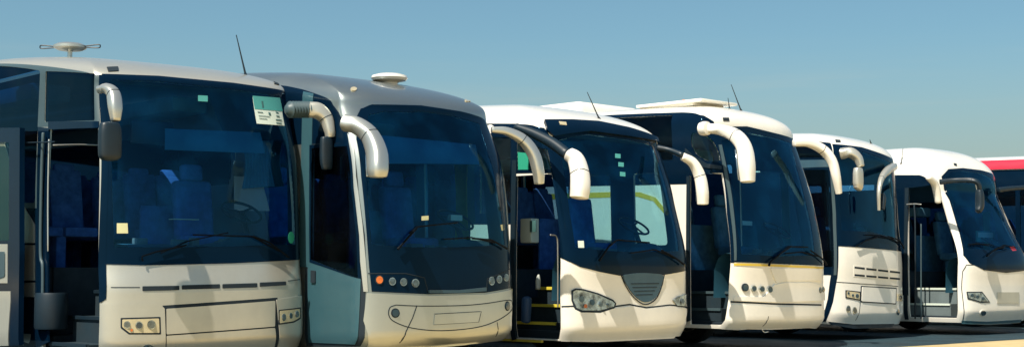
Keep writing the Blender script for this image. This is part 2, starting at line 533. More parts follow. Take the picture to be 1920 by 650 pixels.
    def ptube(self, name, px, rp, mat, y=None, x=None, parent=None, flat=1., n=6, up=(0, 1, 0), seg=14, round_ends=True):
        ys = y if hasattr(y, '__len__') else [y]*len(px)
        pts = [self.plane(p[0], p[1], y=ys[i] if y is not None else None, x=x) for i, p in enumerate(px)]
        rp = rp if hasattr(rp, '__len__') else [rp]*len(px)
        o = tube(name, pts, [self.rpx(r) for r in rp], mat, parent or self.root, seg, n, flat, up, round_ends)
        if name == 'mirror' and len(pts) >= 5:
            a, b, d = Vector(pts[2]), Vector(pts[3]), Vector(pts[-1]); t = (b-Vector(pts[1])).normalized(); r = self.rpx(rp[2])*1.03
            bm = bmesh.new(); add_tube(bm, [a-t*.004, a, a+t*.004], r, 24, 1, flat, up, False, sq=.68)
            bm_obj('housing_seam', bm, 'gap', o, .7)
            e = Vector(pts[-2]); mid = (b+e+d)/3; ln = (d-b).length
            r = self.rpx(min(rp[-2], rp[-1])); rot = (d-b).to_track_quat('Z', 'Y').to_matrix().to_4x4()
            bm = bmesh.new(); add_box(bm, mid+Vector((0, r*.96, 0)), (r*1.4, .02, ln*.9), .004, 1, rot)
            bm_obj('mirror_glass', bm, 'chrome', o, .7)
        return o

# ------------------------------------------------------------------ things shared by the coaches
def body(c, holes, arches=True, rear=True, inner='interior_dark'):
    hs = list(holes)
    for sg in (-1, 1):
        for yw in (2.75, 8.9):
            s0 = c.side(yw, sg)
            arc = [(s0+.60*math.cos(a), .50+.60*math.sin(a)) for a in np.linspace(-.34, PI+.34, 20)]
            hs.append([(p[0], max(p[1], c.zb+.02)) for p in arc])
    e = c.smax
    rect = [(-e, c.zb), (e, c.zb), (e, c.vmax-.004), (-e, c.vmax-.004)]
    o = c.sheet('body_shell', rect, [c.paint, inner], hs, off=0, th=.035, gs=.08, gv=.06, step=.08)
    vs = np.linspace(c.zb, c.vmax-.004, 60)
    L = c.S(np.full(60, -e), vs); R = c.S(np.full(60, e), vs)[::-1]
    verts = np.vstack([L, R]); mesh_obj('rear_wall', verts, [tuple(range(120))], [c.paint], c.root)
    # chassis under the floor
    bm = bmesh.new()
    add_box(bm, (0, 6.6, c.zb+.12), (2.3, 10.0, .18), .02)
    add_box(bm, (0, 1.1, c.zb+.06), (2.1, 1.4, .12), .02)
    bm_obj('underbody', bm, 'gap', c.root)
    return o

def wheels(c):
    first = None
    for yw in (2.75, 8.9):
        for sg in (-1, 1):
            if first is None:
                bm = bmesh.new()
                lathe_bm(bm, [(.30, -.14), (.44, -.15), (.49, -.12), (.50, -.06), (.50, .06), (.49, .12), (.44, .15), (.30, .14)], 32, axis='x')
                t = bm_obj('wheel', bm, 'tyre', c.root, .6)
                bm = bmesh.new()
                lathe_bm(bm, [(.06, -.16), (.12, -.17), (.16, -.09), (.27, -.10), (.305, -.145), (.305, .145), (.1, .1)], 24, axis='x')
                rmm = bm_obj('rim', bm, 'rim', t, .6)
                t.location = (sg*1.08, yw, .50); first = (t, rmm)
            else:
                t = first[0].copy(); COL.objects.link(t); t.location = (sg*1.08, yw, .50)
                r = first[1].copy(); COL.objects.link(r); r.parent = t
                if sg > 0: t.rotation_euler = (0, 0, PI)

def side_rects(c, spans, v0, v1, sg, r=.06):
    return [round_poly([(c.side(a, sg), v0), (c.side(b, sg), v0), (c.side(b, sg), v1), (c.side(a, sg), v1)], r) for a, b in spans]

def windows(c, polys, mat='side_glass', name='side_window'):
    for p in polys:
        c.sheet(name, grow(p, .02), mat, off=-.006, th=0, gs=.2, gv=.2)

def band(c, y0, y1, v0, v1, sg, holes, mat='black_gloss', name='window_band'):
    c.sheet(name, [(c.side(y0, sg), v0), (c.side(y1, sg), v0), (c.side(y1, sg), v1), (c.side(y0, sg), v1)], mat, holes, off=.005, th=.008, gs=.25, gv=.2)

def rear_band(c, pt, v0, v1):
    s = c.P([pt])[0][0]; y0 = -s-c.Lq+c.D-.05
    c.sheet('window_band', [(s+.05, v0), (c.side(11.4), v0), (c.side(11.4), v1), (s+.05, v1)], 'black_gloss', off=.004, th=.008, gs=.25, gv=.2)

def seat_pair(parent, x, y, z, mat, root=None):
    bm = bmesh.new()
    for dx in (-.22, .22):
        add_box(bm, (x+dx, y+.02, z+.42), (.42, .46, .12), .04)
        rot = Matrix.Rotation(-.17, 3, 'X').to_4x4()
        add_box(bm, (x+dx, y+.27, z+.80), (.42, .12, .78), .05, 2, rot)
    add_box(bm, (x, y+.05, z+.2), (.12, .35, .4), .01)
    o = bm_obj('seat', bm, mat, parent, .7)
    bm = bmesh.new()
    for dx in (-.22, .22): add_box(bm, (x+dx, y+.325, z+1.16), (.26, .09, .20), .04, 2, Matrix.Rotation(-.17, 3, 'X').to_4x4())
    h = bm_obj('headrest', bm, mat, o, .7)
    return o, h

def interior(c, rows=6, seat='seat_fabric', floor=1.25, dash_z=1.22, dash_y=.32, wheel=True, blind=None, curtains=None, stair=(.55, 1.75), guide=True, seat_y0=2.5):
    hw = c.hw-.08; dash_z += .17
    bm = bmesh.new()
    y0, y1 = stair
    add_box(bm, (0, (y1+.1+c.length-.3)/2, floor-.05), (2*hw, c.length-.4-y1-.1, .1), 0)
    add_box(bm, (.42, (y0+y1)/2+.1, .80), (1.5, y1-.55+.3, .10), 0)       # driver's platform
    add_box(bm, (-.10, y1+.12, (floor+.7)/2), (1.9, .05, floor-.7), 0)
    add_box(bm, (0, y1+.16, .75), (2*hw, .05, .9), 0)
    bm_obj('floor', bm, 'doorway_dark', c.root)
    # partition behind the driver's cab and further back
    box('partition', (.62, 2.05, 1.45), (1.0, .04, 1.1), seat, c.root, .01)
    # ceiling with luggage racks
    bm = bmesh.new()
    for sg in (-1, 1): add_box(bm, (sg*.92, (c.length+2)/2, c.zs-.30), (.50, c.length-2.6, .20), .05)
    bm_obj('luggage_rack', bm, 'ceiling_fabric', c.root, .6)
    # dashboard: curved slab
    n = 18; prof = [(.02, dash_z-.02), (.16, dash_z+.03), (.38, dash_z+.05), (.52, dash_z-.02), (.60, dash_z-.2), (.62, .82)]
    vs = []; fs = []
    for i in range(n+1):
        s = -1.0+2.2*i/n
        p = c.S(s, dash_z); 
        for k, (dy, z) in enumerate(prof):
            hump = .15*math.exp(-((p[0]-.62)/.30)**2) if k in (1, 2) else 0
            vs.append((p[0]*.93, p[1]+.06+dy, z+hump))
    m = len(prof)
    for i in range(n):
        for k in range(m-1): fs.append((i*m+k, (i+1)*m+k, (i+1)*m+k+1, i*m+k+1))
    d = mesh_obj('dashboard', vs, fs, ['dash'], c.root, None, [True]*len(fs))
    if wheel:
        bm = bmesh.new()
        C = Vector((.70, .70, dash_z+.44)); R = Matrix.Rotation(math.radians(-58), 4, 'X')
        pts = [C+(R @ Vector((.235*math.cos(a), 0, .235*math.sin(a)))) for a in np.linspace(0, 2*PI, 33)]
        add_tube(bm, pts, .016, 8, 1, up=(0, 0, 1), round_ends=False)
        for a in (.5, 2.64, 4.71):
            add_tube(bm, [C, C+(R @ Vector((.23*math.cos(a), 0, .23*math.sin(a))))], .014, 6, 1, up=(0, .3, 1))
        add_tube(bm, [C, (.70, .50, dash_z-.02)], .035, 8, 1, up=(1, 0, 0))
        bm_obj('steering_wheel', bm, 'black_plastic', c.root, .7)
    rr = random.Random(int(c.ox*100))
    for k in range(5):
        x = rr.uniform(-.9, .35); bm = bmesh.new(); add_box(bm, (x, .30+rr.uniform(0, .18)+.10*abs(x), dash_z+.06+.02*rr.random()), (rr.uniform(.06, .2), rr.uniform(.06, .14), rr.uniform(.03, .10)), .01)
        bm_obj('dashboard_box', bm, 'step_grey', c.root, .6)
    # driver's seat and guide's seat
    def big(x, y, z, nm):
        bm = bmesh.new(); rot = Matrix.Rotation(-.14, 3, 'X').to_4x4()
        add_box(bm, (x, y, z+.48), (.50, .50, .15), .05)
        add_box(bm, (x, y+.29, z+.86), (.50, .15, .72), .06, 3, rot)
        add_box(bm, (x, y, z+.2), (.30, .34, .42), .02)
        o = bm_obj(nm, bm, seat, c.root, .7)
        bm = bmesh.new(); add_box(bm, (x, y+.35, z+1.32), (.28, .12, .2), .05, 3, rot); bm_obj('headrest', bm, seat, o, .7)
    big(.64, 1.42, 1.08, 'driver_seat')
    first = None
    for r in range(rows):
        for x in (-.72, .72):
            y = seat_y0+r*.86
            if first is None:
                o, h = seat_pair(c.root, 0, 0, 0, seat); first = (o, h)
            else:
                o = first[0].copy(); COL.objects.link(o); h = first[1].copy(); COL.objects.link(h); h.parent = o
            o.location = (x, y, floor)
    if blind:
        p = c.P(blind); s_ = c.sheet('sun_blind', p, 'shade_blind', off=-.12, th=.01)
    if curtains:
        for sg, y0, y1, v0, v1, mat in curtains:
            k = 26; vs = []; fs = []
            for i in range(k+1):
                y = y0+(y1-y0)*i/k; o = .022*math.sin(i*2.1)
                for v in np.linspace(v0, v1, 6):
                    pinch = .25*math.sin((v-v0)/(v1-v0)*PI)*(y-(y0+y1)/2)
                    q = c.S(c.side(y-pinch, sg), v); vs.append((q[0]-sg*(.07+o), q[1], q[2]))
            for i in range(k):
                for j in range(5): fs.append((i*6+j, i*6+6+j, i*6+7+j, i*6+1+j))
            mesh_obj('curtain', vs, fs, [mat], c.root, None, [True]*len(fs))

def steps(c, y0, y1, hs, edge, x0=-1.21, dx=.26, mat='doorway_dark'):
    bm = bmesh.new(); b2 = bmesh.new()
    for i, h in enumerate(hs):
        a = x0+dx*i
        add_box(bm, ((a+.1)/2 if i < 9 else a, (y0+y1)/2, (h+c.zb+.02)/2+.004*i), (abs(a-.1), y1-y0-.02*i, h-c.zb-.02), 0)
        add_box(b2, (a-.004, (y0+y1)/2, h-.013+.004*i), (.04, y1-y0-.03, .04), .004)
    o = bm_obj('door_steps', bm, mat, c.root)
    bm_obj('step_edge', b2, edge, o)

def whip(c, base, tip, r=.006, foot=.025):
    """roof aerial through two photo points, standing on the roof skin"""
    b = c.S(*c.P([base])[0]); t = c.plane(tip[0], tip[1], y=float(b[1]))
    bm = bmesh.new()
    b = Vector(b); t = Vector(t); d = (t-b)
    add_tube(bm, [b-d.normalized()*.02, b+d*.04, b+d*.10, b+d*.35, t], [foot, foot*.6, r*1.8, r*1.4, r*.8], 8, 3, up=(0, 1, .1))
    bm_obj('aerial', bm, 'black_plastic', c.root, .7)

def wiper(c, arm, blade, thick=2.0, off=.05):
    a = c.P(arm); b = c.P(blade)
    def pts(l, o): 
        q = np.array(densify(l, .12, False)); return [tuple(p) for p in (c.S(q[:, 0], q[:, 1])+c.N(q[:, 0], q[:, 1])*o)]
    bm = bmesh.new()
    P = pts(a, off); add_tube(bm, P, [c.rpx(thick)*1.3]+[c.rpx(thick)]*(len(P)-1), 8, 2, up=(0, 1, 0))
    o = bm_obj('wiper', bm, 'wiper_black', c.root, .7)
    bm = bmesh.new(); P = pts(b, off*.5); add_tube(bm, P, c.rpx(thick*.8), 6, 2, up=(0, 1, 0)); bm_obj('blade', bm, 'wiper_black', o, .7)
    return o

def slots(c, ps, name='air_slot', mat='gap'):
    for p in ps: c.psheet(name, p, mat, off=.006, th=.006, rnd=.01)

def louvre(c, p, n=5):
    pass

# ================================================================== first coach (left edge of the picture)
def corner(px, scale):
    Y = FPX/scale; return ((px-PW/2)/FPX*Y, Y)

def coach_one():
    c = Coach('coach', 'beige coach with a poster in its upper windscreen corner and dark box mirrors', (-4.303, 15.083), 42.36,
              H=3.922, zs=3.602, D=0.399, n=2.759, zb=0.282, rake=((0.282, 0.074), (.5, 0), (1.0, .01), (1.3, 0.064), (2.2, 0.114), (3.602, 0.390)), Rf=1.575, nr=4.051, nf=1.929, drop=0.508, lean=0.0144, paint='cream_paint')
    glassp = c.P([(206, 150), (300, 153), (437, 168), (526, 184), (538, 250), (547, 330), (552, 400), (553, 458), (440, 461), (330, 463), (214, 463), (208, 300)])
    mask = [(191, 139), (298, 143), (437, 156), (520, 168), (534, 172), (549, 262), (557, 360), (561, 440), (562, 486), (440, 493), (363, 495), (271, 497), (198, 495), (191, 495)]
    door = c.P([(92, 240), (184, 238)]); sR = door[1][0]; sL = door[0][0]
    hole_door = [(sL, c.zb+.012), (sR, c.zb+.012), (sR, door[1][1]), (sL, door[0][1])]
    w_over = round_poly(c.P([(86, 134), (178, 138), (178, 226), (84, 229)]), .03)
    w_side = round_poly(c.P([(-150, 132), (76, 133), (66, 380), (-150, 380)]), .05)
    rear = side_rects(c, [(4.6, 6.1), (6.16, 7.6), (7.66, 9.1), (9.16, 11.2)], 2.0, 3.4, -1)
    far = side_rects(c, [(.55, 1.7), (1.85, 3.4), (3.46, 5.0), (5.06, 6.6), (6.66, 8.2), (8.26, 11.2)], 1.72, 3.0, 1)
    far[0] = [(c.side(.5, 1), 1.38), (c.side(1.7, 1), 1.38), (c.side(1.7, 1), 2.9), (c.side(.5, 1), 2.85)]
    body(c, [glassp, hole_door, w_over, w_side]+rear+far)
    c.sheet('windscreen_mask', c.P(mask), 'black_gloss', [glassp], off=.006, th=.012)
    c.sheet('windscreen', glassp, 'windscreen_glass', off=.003, th=0)
    # dark side framing, window glass
    c.psheet('window_frame', [(-160, 122), (80, 124), (186, 141), (188, 236), (70, 238), (70, 390), (-160, 390)], 'grey_pillar', [w_over, w_side], off=.004, th=.006)
    windows(c, [w_over, w_side]+rear+far[1:]); windows(c, far[:1], 'driver_glass')
    band(c, 4.5, 11.4, 1.92, 3.5, -1, [grow(p, -.002) for p in rear])
    c.psheet('corner_pillar', [(186, 141), (196, 141), (199, 495), (199, 560), (190, 566), (186, 566)], 'black_gloss', off=.007, th=.01)
    # door posts and grey trims
    c.psheet('door_frame', [(72, 238), (92, 240), (92, 640), (72, 650)], 'black_gloss', off=.006, th=.02)
    c.ptube('door_post', [(81, 250), (78, 330), (76, 470), (80, 500), (80, 570)], 3.2, 'grey_pillar', x=-1.30)
    c.ptube('door_post', [(92, 262), (90, 360), (90, 470)], 1.6, 'silver_mirror', x=-1.28)
    c.psheet('door_header', [(92, 228), (186, 228), (186, 240), (92, 243)], 'black_gloss', off=.012, th=.05)
    # pale panels behind the door (skin below the windows) with dark slanted edge
    c.psheet('side_panel', [(-150, 270), (10, 270), (46, 385), (66, 420), (66, 455), (-150, 455)], 'cream_paint', off=.016, th=.01)
    c.psheet('side_panel', [(-150, 459), (66, 459), (66, 525), (-150, 525)], 'cream_paint', off=.016, th=.01)
    c.psheet('side_panel', [(-150, 529), (66, 529), (66, 556), (-150, 556)], 'cream_paint', off=.016, th=.01)
    c.psheet('side_skirt', [(-160, 390), (72, 390), (72, 655), (-160, 655)], 'black_gloss', off=.004, th=.006)
    # open door leaf standing beside the body
    q = lambda pts: c.P([(x+22, y) for x, y in pts])
    leaf = q([(-120, 246), (50, 243), (50, 470), (49, 640), (-120, 640)])
    lw = round_poly(q([(-120, 272), (30, 270), (30, 452), (-120, 452)]), .03)
    low = q([(-120, 458), (28, 458), (28, 530), (-120, 530)])
    lf = c.sheet('door_leaf', leaf, 'black_gloss', [lw], off=.22, th=.06)
    c.sheet('door_window', grow(lw, .02), 'driver_glass', off=.19, th=0, parent=lf)
    c.sheet('door_panel', low, 'cream_paint', off=.226, th=.01, parent=lf)
    c.sheet('door_skirt', q([(-120, 545), (34, 545), (34, 565), (30, 640), (-120, 640)]), 'cream_paint', off=.228, th=.01, parent=lf)
    c.sheet('door_handle', round_poly(q([(4, 472), (24, 472), (24, 518), (4, 524)]), .03), 'grey_pillar', off=.236, th=.01, parent=lf)
    c.sheet('door_lock', c.ell(7, 494, 4, 5), 'chrome', off=.24, th=.01, parent=lf)
    c.ptube('door_arm', [(40, 268), (70, 267), (102, 266)], 1.4, 'black_plastic', x=-1.36)
    c.ptube('grab_rail', [(100, 272), (150, 271), (186, 272)], 1.4, 'silver_mirror', y=.9)
    bm = bmesh.new(); a = c.plane(98, 560, x=-1.2); lathe_bm(bm, [(.10, -.20), (.17, -.20), (.18, -.17), (.18, .17), (.17, .20), (.1, .20)], 28, c=(0, 0, 0))
    bm_obj('door_actuator', bm, 'black_plastic', c.root, .5, loc=tuple(a+np.array([0, .02, -.13])))
    # front lower panels
    mk = lambda nm, pts, off=.014, **k: c.psheet(nm, pts, 'cream_paint', off=off, th=.02, rnd=.015, **k)
    mk('bumper_corner', [(189, 569), (292, 566), (308, 577), (309, 700), (188, 700)])
    mk('bumper_corner', [(517, 561), (564, 553), (566, 600), (565, 680), (518, 690)])
    mk('number_plate_panel', [(311.5, 578), (515, 563), (514.5, 611), (311.5, 626)], .012)
    mk('bumper', [(311.5, 628.5), (514.5, 613.5), (514.5, 690), (311.5, 700)], .012)
    c.psheet('panel_gap', [(305, 572), (520, 557), (520, 700), (305, 705)], 'gap', off=.002, th=.004)
    c.gap([(208, 538), (262, 538)], .008); c.gap([(540, 526), (562, 523)], .008)
    slots(c, [[(267, 536), (336, 535), (336, 543), (267, 545)], [(341, 534), (412, 532), (412, 540), (341, 542)],
              [(417, 532), (482, 530), (482, 538), (417, 540)], [(487, 529), (536, 527), (536, 534), (487, 537)]])
    h = c.psheet('headlight', [(229, 598), (297, 596), (298, 623), (243, 623), (229, 612)], ['lamp_housing', 'gap'], off=.018, th=.012, rnd=.01)
    c.psheet('headlight_rim', [(226, 595), (300, 593), (301, 626), (241, 626), (226, 614)], 'gap', off=.0155, th=.008, rnd=.01, parent=h)
    for x, y, r, l in ((238, 608, 6.5, 'lens_clear'), (260, 609, 7, 'lens_dark'), (283, 608, 8, 'lens_clear'), (246, 618, 3.2, 'lens_orange')): c.lamp('bulb', x, y, r, r*1.1, l, off=.022, parent=h)
    h = c.psheet('headlight', [(523, 582), (560, 578), (560, 594), (548, 601), (523, 605)], ['lamp_housing', 'gap'], off=.018, th=.012, rnd=.01)
    c.psheet('headlight_rim', [(521, 580), (562, 575), (562, 596), (549, 604), (521, 608)], 'gap', off=.0155, th=.008, rnd=.01, parent=h)
    for x, y, r, l in ((530, 594, 5, 'lens_clear'), (543, 591, 4, 'lens_dark'), (554, 588, 4.5, 'lens_clear')): c.lamp('bulb', x, y, r*.8, r*1.4, l, off=.022, parent=h)
    c.lamp('fog_light', 277, 654, 13, 10, 'lens_dark', off=.02)
    c.psheet('marker_light', [(200, 127), (221, 126), (222, 134), (203, 135)], 'gap', off=.01, th=.02, rnd=.01)
    c.psheet('marker_light', [(513, 154), (522, 156), (523, 160), (514, 158)], 'gap', off=.01, th=.02)
    # stuck on the glass
    def on(nm, pts, m, off=.006, **k): return c.psheet(nm, pts, m, off=off, th=.002, **k)
    o = on('notice', [(473, 177), (524, 181), (533, 236), (481, 232)], 'paper_white')
    c.psheet('notice_header', [(473, 177), (524, 181), (529, 209), (477, 205)], 'paper_green', off=.009, th=.002, parent=o)
    for l in ([(489, 190), (492, 190), (494, 202), (491, 203)], [(482, 210), (492, 211), (492, 212.4), (482, 211.4)], [(484, 217), (505, 219), (505, 220), (484, 218)], [(485, 222), (500, 223.5), (500, 224.5), (485, 223)],
              [(502, 211), (506, 212), (507, 217), (503, 216)], [(516, 210), (521, 211), (521, 213), (516, 212)], [(517, 217), (523, 218), (523, 220), (517, 219)], [(516, 224), (527, 225), (527, 227), (516, 226)], [(517, 230), (527, 231), (527, 233), (517, 232)]):
        c.psheet('printed_line', l, 'ink', off=.011, th=.001, parent=o)
    on('sticker', [(371, 179), (389, 180), (389, 191), (371, 190)], 'paper_green')
    on('sticker', [(219, 418), (239, 418), (240, 437), (219, 437)], 'paper_yellow')
    c.sheet('round_sticker', c.ell(545, 445, 5.5, 11), 'sticker_green', off=.008, th=.002)
    wiper(c, [(265, 489), (264, 481), (290, 472), (345, 460)], [(300, 474), (350, 452), (425, 436)], 1.5)
    wiper(c, [(535, 482), (500, 455), (470, 443)], [(520, 470), (470, 443), (360, 440)], 2)
    interior(c, 8, 'seat_fabric', blind=[(318, 232), (500, 240), (510, 282), (318, 274)], curtains=[(1, .75, 1.5, 2.2, 2.85, 'blue_curtain')], dash_z=1.28)
    steps(c, .62, 1.55, [.42, .70, .98], 'black_plastic')
    box('monitor', c.plane(285, 249, y=.75), (.52, .05, .26), 'black_plastic', c.root, .02)
    box('paper_sheet', c.plane(345, 411, y=.5), (.30, .14, .008), 'paper_white', c.root, 0)
    c.psheet('wrap_label', [(140, 310), (158, 310), (158, 317), (140, 317)], 'paper_white', off=-.3, th=.004)
    # mirrors
    m = c.ptube('mirror', [(187, 168), (200, 166), (212, 176), (216, 200), (217, 226)], [7, 8.5, 11, 11.5, 8], 'silver_mirror', y=[-.05, -.18, -.28, -.34, -.36])
    c.ptube('mirror_housing', [(206, 232), (206, 250), (206, 290), (206, 298)], [17, 20, 20, 16], 'black_plastic', y=-.36, parent=m, flat=.6, n=4)
    m = c.ptube('mirror', [(580, 206), (596, 208), (611, 222), (618, 245), (619, 256)], [16, 15.5, 13, 10, 9], 'cream_paint', y=[-.0, -.05, -.1, -.15, -.15])
    pts = []; rr = []
    for i in range(15):
        x = 541+i*2.7; pts.append((x, 205.5)); rr.append(17 if i % 2 else 12)
    c.ptube('mirror_bellows', pts, rr, 'grey_pillar', y=0, parent=m, n=1)
    c.ptube('mirror_housing', [(612, 258), (612, 270), (612, 300), (613, 316)], [12, 13.5, 13.5, 11], 'black_plastic', y=-.15, parent=m, flat=.6, n=4)
    # roof furniture
    whip(c, (462, 136), (443, 66), .007)
    a = c.plane(131, 107, x=-.35); bm = bmesh.new()
    lathe_bm(bm, [(.035, -.1), (.03, .02), (.03, .07), (.06, .08), (.15, .085), (.20, .11), (.20, .14), (.15, .165), (.05, .175)], 28)
    o = bm_obj('television_aerial', bm, 'silver_mirror', c.root, .5, loc=tuple(a))
    for sg in (-1, 1):
        bm = bmesh.new(); add_tube(bm, [(sg*.17, 0, .13), (sg*.36, 0, .15), (sg*.385, 0, .13), (sg*.36, 0, .11), (sg*.17, 0, .12)], .008, 8, 3, up=(0, 1, 0))
        w = bm_obj('aerial_loop', bm, 'black_plastic', o, .7)
    o.rotation_euler = (0, 0, -math.radians(47))
    wheels(c)
    return c

# ================================================================== second coach: silver
def coach_two():
    c = Coach('coach', 'silver coach with domed front roof, closed door and an orange lamp beside its headlights', (-1.708, 16.220), 47.53,
              H=3.880, zs=3.396, D=0.470, n=3.068, zb=0.341, rake=((0.341, 0.145), (.5, 0), (1.0, .01), (1.3, 0.023), (2.2, 0.097), (3.396, 0.466)), Rf=2.102, nr=3.266, nf=1.843, drop=0.453, lean=0.0107, paint='silver_roof')
    glassp = c.P([(690, 216), (720, 209), (789, 209), (850, 218), (898, 232), (915, 290), (930, 350), (940, 410), (946, 458), (860, 463), (770, 463), (697, 458), (690, 380), (684, 300)])
    mask = [(676, 204), (697, 196), (789, 198), (863, 209), (908, 225), (930, 277), (942, 337), (950, 420), (957, 498), (961, 538), (909, 548), (803, 551), (697, 546), (692, 500), (684, 396), (677, 330), (668, 262), (668, 220)]
    d0 = [(582, 272), (655, 268), (664, 350), (674, 440), (677, 520), (675, 575), (666, 644), (580, 641)]
    far = side_rects(c, [(1.95, 3.5), (3.56, 5.1), (5.16, 6.7), (6.76, 8.3), (8.36, 11.2)], 1.8, 2.85, 1)
    far.insert(0, [(c.side(.6, 1), 1.4), (c.side(1.8, 1), 1.4), (c.side(1.8, 1), 2.8), (c.side(.75, 1), 2.7)])
    near = side_rects(c, [(2.7, 4.0), (4.06, 5.6), (5.66, 7.2), (7.26, 8.8), (8.86, 11.2)], 2.35, 2.95, -1)
    dw = c.P([(586, 278), (652, 274), (660, 350), (669, 440), (672, 520), (584, 486)])
    body(c, [glassp, dw]+far+near)
    c.sheet('windscreen_mask', c.P(mask), 'black_gloss', [glassp], off=.006, th=.012)
    c.sheet('windscreen', glassp, 'windscreen_glass', off=.003, th=0)
    windows(c, far[1:]+near); windows(c, far[:1], 'driver_glass')
    band(c, 1.9, 11.4, 1.42, 2.92, 1, [grow(p, -.002) for p in far])
    rear_band(c, (430, 220), 2.3, 3.0)
    c.psheet('side_panel', [(440, 330), (530, 332), (556, 350), (556, 395), (440, 395)], 'white_paint', off=.010, th=.01)  # added white patch paints the silver side as though lit
    # near side: dark glass band above, silver pillar and door with shade painted in
    c.psheet('window_band', [(430, 152), (540, 162), (568, 168), (609, 182), (636, 212), (650, 232), (657, 268), (430, 275)], 'black_gloss', off=.004, th=.008)
    c.psheet('side_pillar', [(570, 172), (589, 176), (585, 300), (580, 500), (562, 500), (566, 300)], 'steel_blue_and_shade', off=.012, th=.012)
    c.psheet('windscreen_pillar', [(652, 250), (661, 262), (668, 330), (680, 420), (687, 500), (690, 546), (682, 546), (677, 500), (667, 400), (659, 300)], 'silver_mirror', off=.012, th=.02)
    c.psheet('door_gap', [(577, 268), (658, 262), (672, 360), (684, 440), (687, 520), (684, 575), (676, 648), (575, 648)], 'gap', [grow(dw, -.01)], off=.003, th=.006)
    d = c.psheet('door', d0, 'steel_blue_and_shade', [dw], off=.012, th=.03)
    c.psheet('door_frame', [(582, 272), (655, 268), (664, 350), (674, 440), (677, 522), (582, 491)], 'black_gloss', [dw], off=.015, th=.01, parent=d)
    c.sheet('door_window', grow(dw, .01), 'side_glass', off=.010, th=0, parent=d)
    c.psheet('door_handle', [(586, 506), (594, 507), (594, 530), (586, 529)], 'gap', off=.03, th=.03, parent=d, rnd=.01)
    # headlight clusters in the black mask
    for x, y, rx, l, n_ in ((711, 524, 8, 'lens_orange', 'indicator_light'), (735, 527, 6.5, 'lens_clear', 'headlight'), (756, 528, 6.5, 'lens_clear', 'headlight'), (778, 530, 7, 'lens_clear', 'headlight')):
        c.lamp(n_, x, y, rx, rx*1.15, l, ring='black_plastic' if l == 'lens_orange' else 'reflector')
    for x, y, rx in ((921, 526, 5.5), (935, 523, 5), (948, 520, 4.6)): c.lamp('headlight', x, y, rx, rx*1.5, 'lens_clear')
    c.gap([(690, 512), (760, 512), (795, 520), (802, 548)], .010, off=.009); c.gap([(911, 546), (913, 522), (955, 503)], .010, off=.009)
    c.psheet('grille_lip', [(802, 543), (860, 543), (909, 538), (909, 545), (860, 549), (802, 549)], 'grille_grey', off=.03, th=.03, rnd=.01)
    # bumper
    c.psheet('bumper', [(688, 548), (697, 549), (803, 554), (909, 551), (961, 541), (963, 560), (957, 600), (945, 632), (870, 646), (780, 654), (688, 656), (682, 600)], 'silver_paint', off=.016, th=.03, rnd=.01)
    c.gap([(741, 571), (790, 573), (863, 572), (910, 568), (951, 562), (958, 568), (955, 583), (930, 600), (891, 613), (826, 619), (771, 614), (738, 602), (728, 590), (730, 576), (741, 571)], .011, off=.019, smooth=5)
    c.gap([(780, 572), (772, 595), (760, 620), (748, 640)], .011, off=.019)
    c.gap([(930, 603), (928, 628)], .008, off=.019)
    c.psheet('number_plate_recess', [(813, 588), (899, 583), (895, 603), (811, 608)], 'silver_paint', off=.022, th=.01)
    c.gap([(813, 588), (900, 583), (895, 603)], .007, off=.024); c.gap([(811, 608), (895, 603)], .004, off=.024)
    c.lamp('fog_light', 740, 586, 8, 9, 'lens_dark', off=.02, ring='gap'); c.lamp('fog_light', 949, 573, 4.5, 9, 'lens_dark', off=.02, ring='gap')
    # roof
    for x, y in ((663, 168), (877, 188)): c.sheet('marker_light', c.ell(x, y, 6, 3.5), 'lamp_housing', off=.012, th=.02)
    a = c.S(*c.P([(729, 155)])[0]); bm = bmesh.new()
    lathe_bm(bm, [(.10, -.04), (.11, 0), (.13, .015), (.21, .03), (.235, .06), (.225, .09), (.15, .115), (.05, .125)], 32)
    bm_obj('satellite_dome', bm, 'white_paint', c.root, .5, loc=tuple(a))
    wiper(c, [(742, 467), (760, 446), (776, 428)], [(765, 437), (780, 425), (855, 417)], 2); wiper(c, [(944, 466), (915, 450), (880, 447)], [(925, 455), (880, 445), (830, 448)], 1.8)
    interior(c, 8, 'seat_fabric', blind=[(690, 240), (905, 262), (912, 300), (690, 300)], dash_z=1.24, curtains=[(1, .95, 1.2, 1.6, 2.7, 'yellow_curtain')])
    box('paper_sheet', c.plane(853, 408, y=.5), (.20, .06, .07), 'paper_white', c.root, 0)
    c.psheet('sticker', [(790, 405), (803, 404), (803, 412), (790, 413)], 'paper_yellow', off=.006, th=.002)
    c.psheet('sticker', [(938, 421), (944, 420), (945, 431), (940, 432)], 'paper_yellow', off=.006, th=.002)
    c.ptube('mirror', [(646, 230), (670, 236), (693, 254), (706, 285), (708, 315), (708, 330)], [14, 14, 15, 17, 17, 15], 'silver_mirror', y=[.1, -.05, -.2, -.32, -.38, -.38])
    c.ptube('mirror', [(922, 243), (950, 246), (980, 262), (1000, 288), (1009, 320), (1011, 344)], [6, 8, 10.5, 11.5, 11, 9], 'silver_mirror', y=[.2, .1, 0, -.08, -.12, -.12])
    wheels(c)
    return c

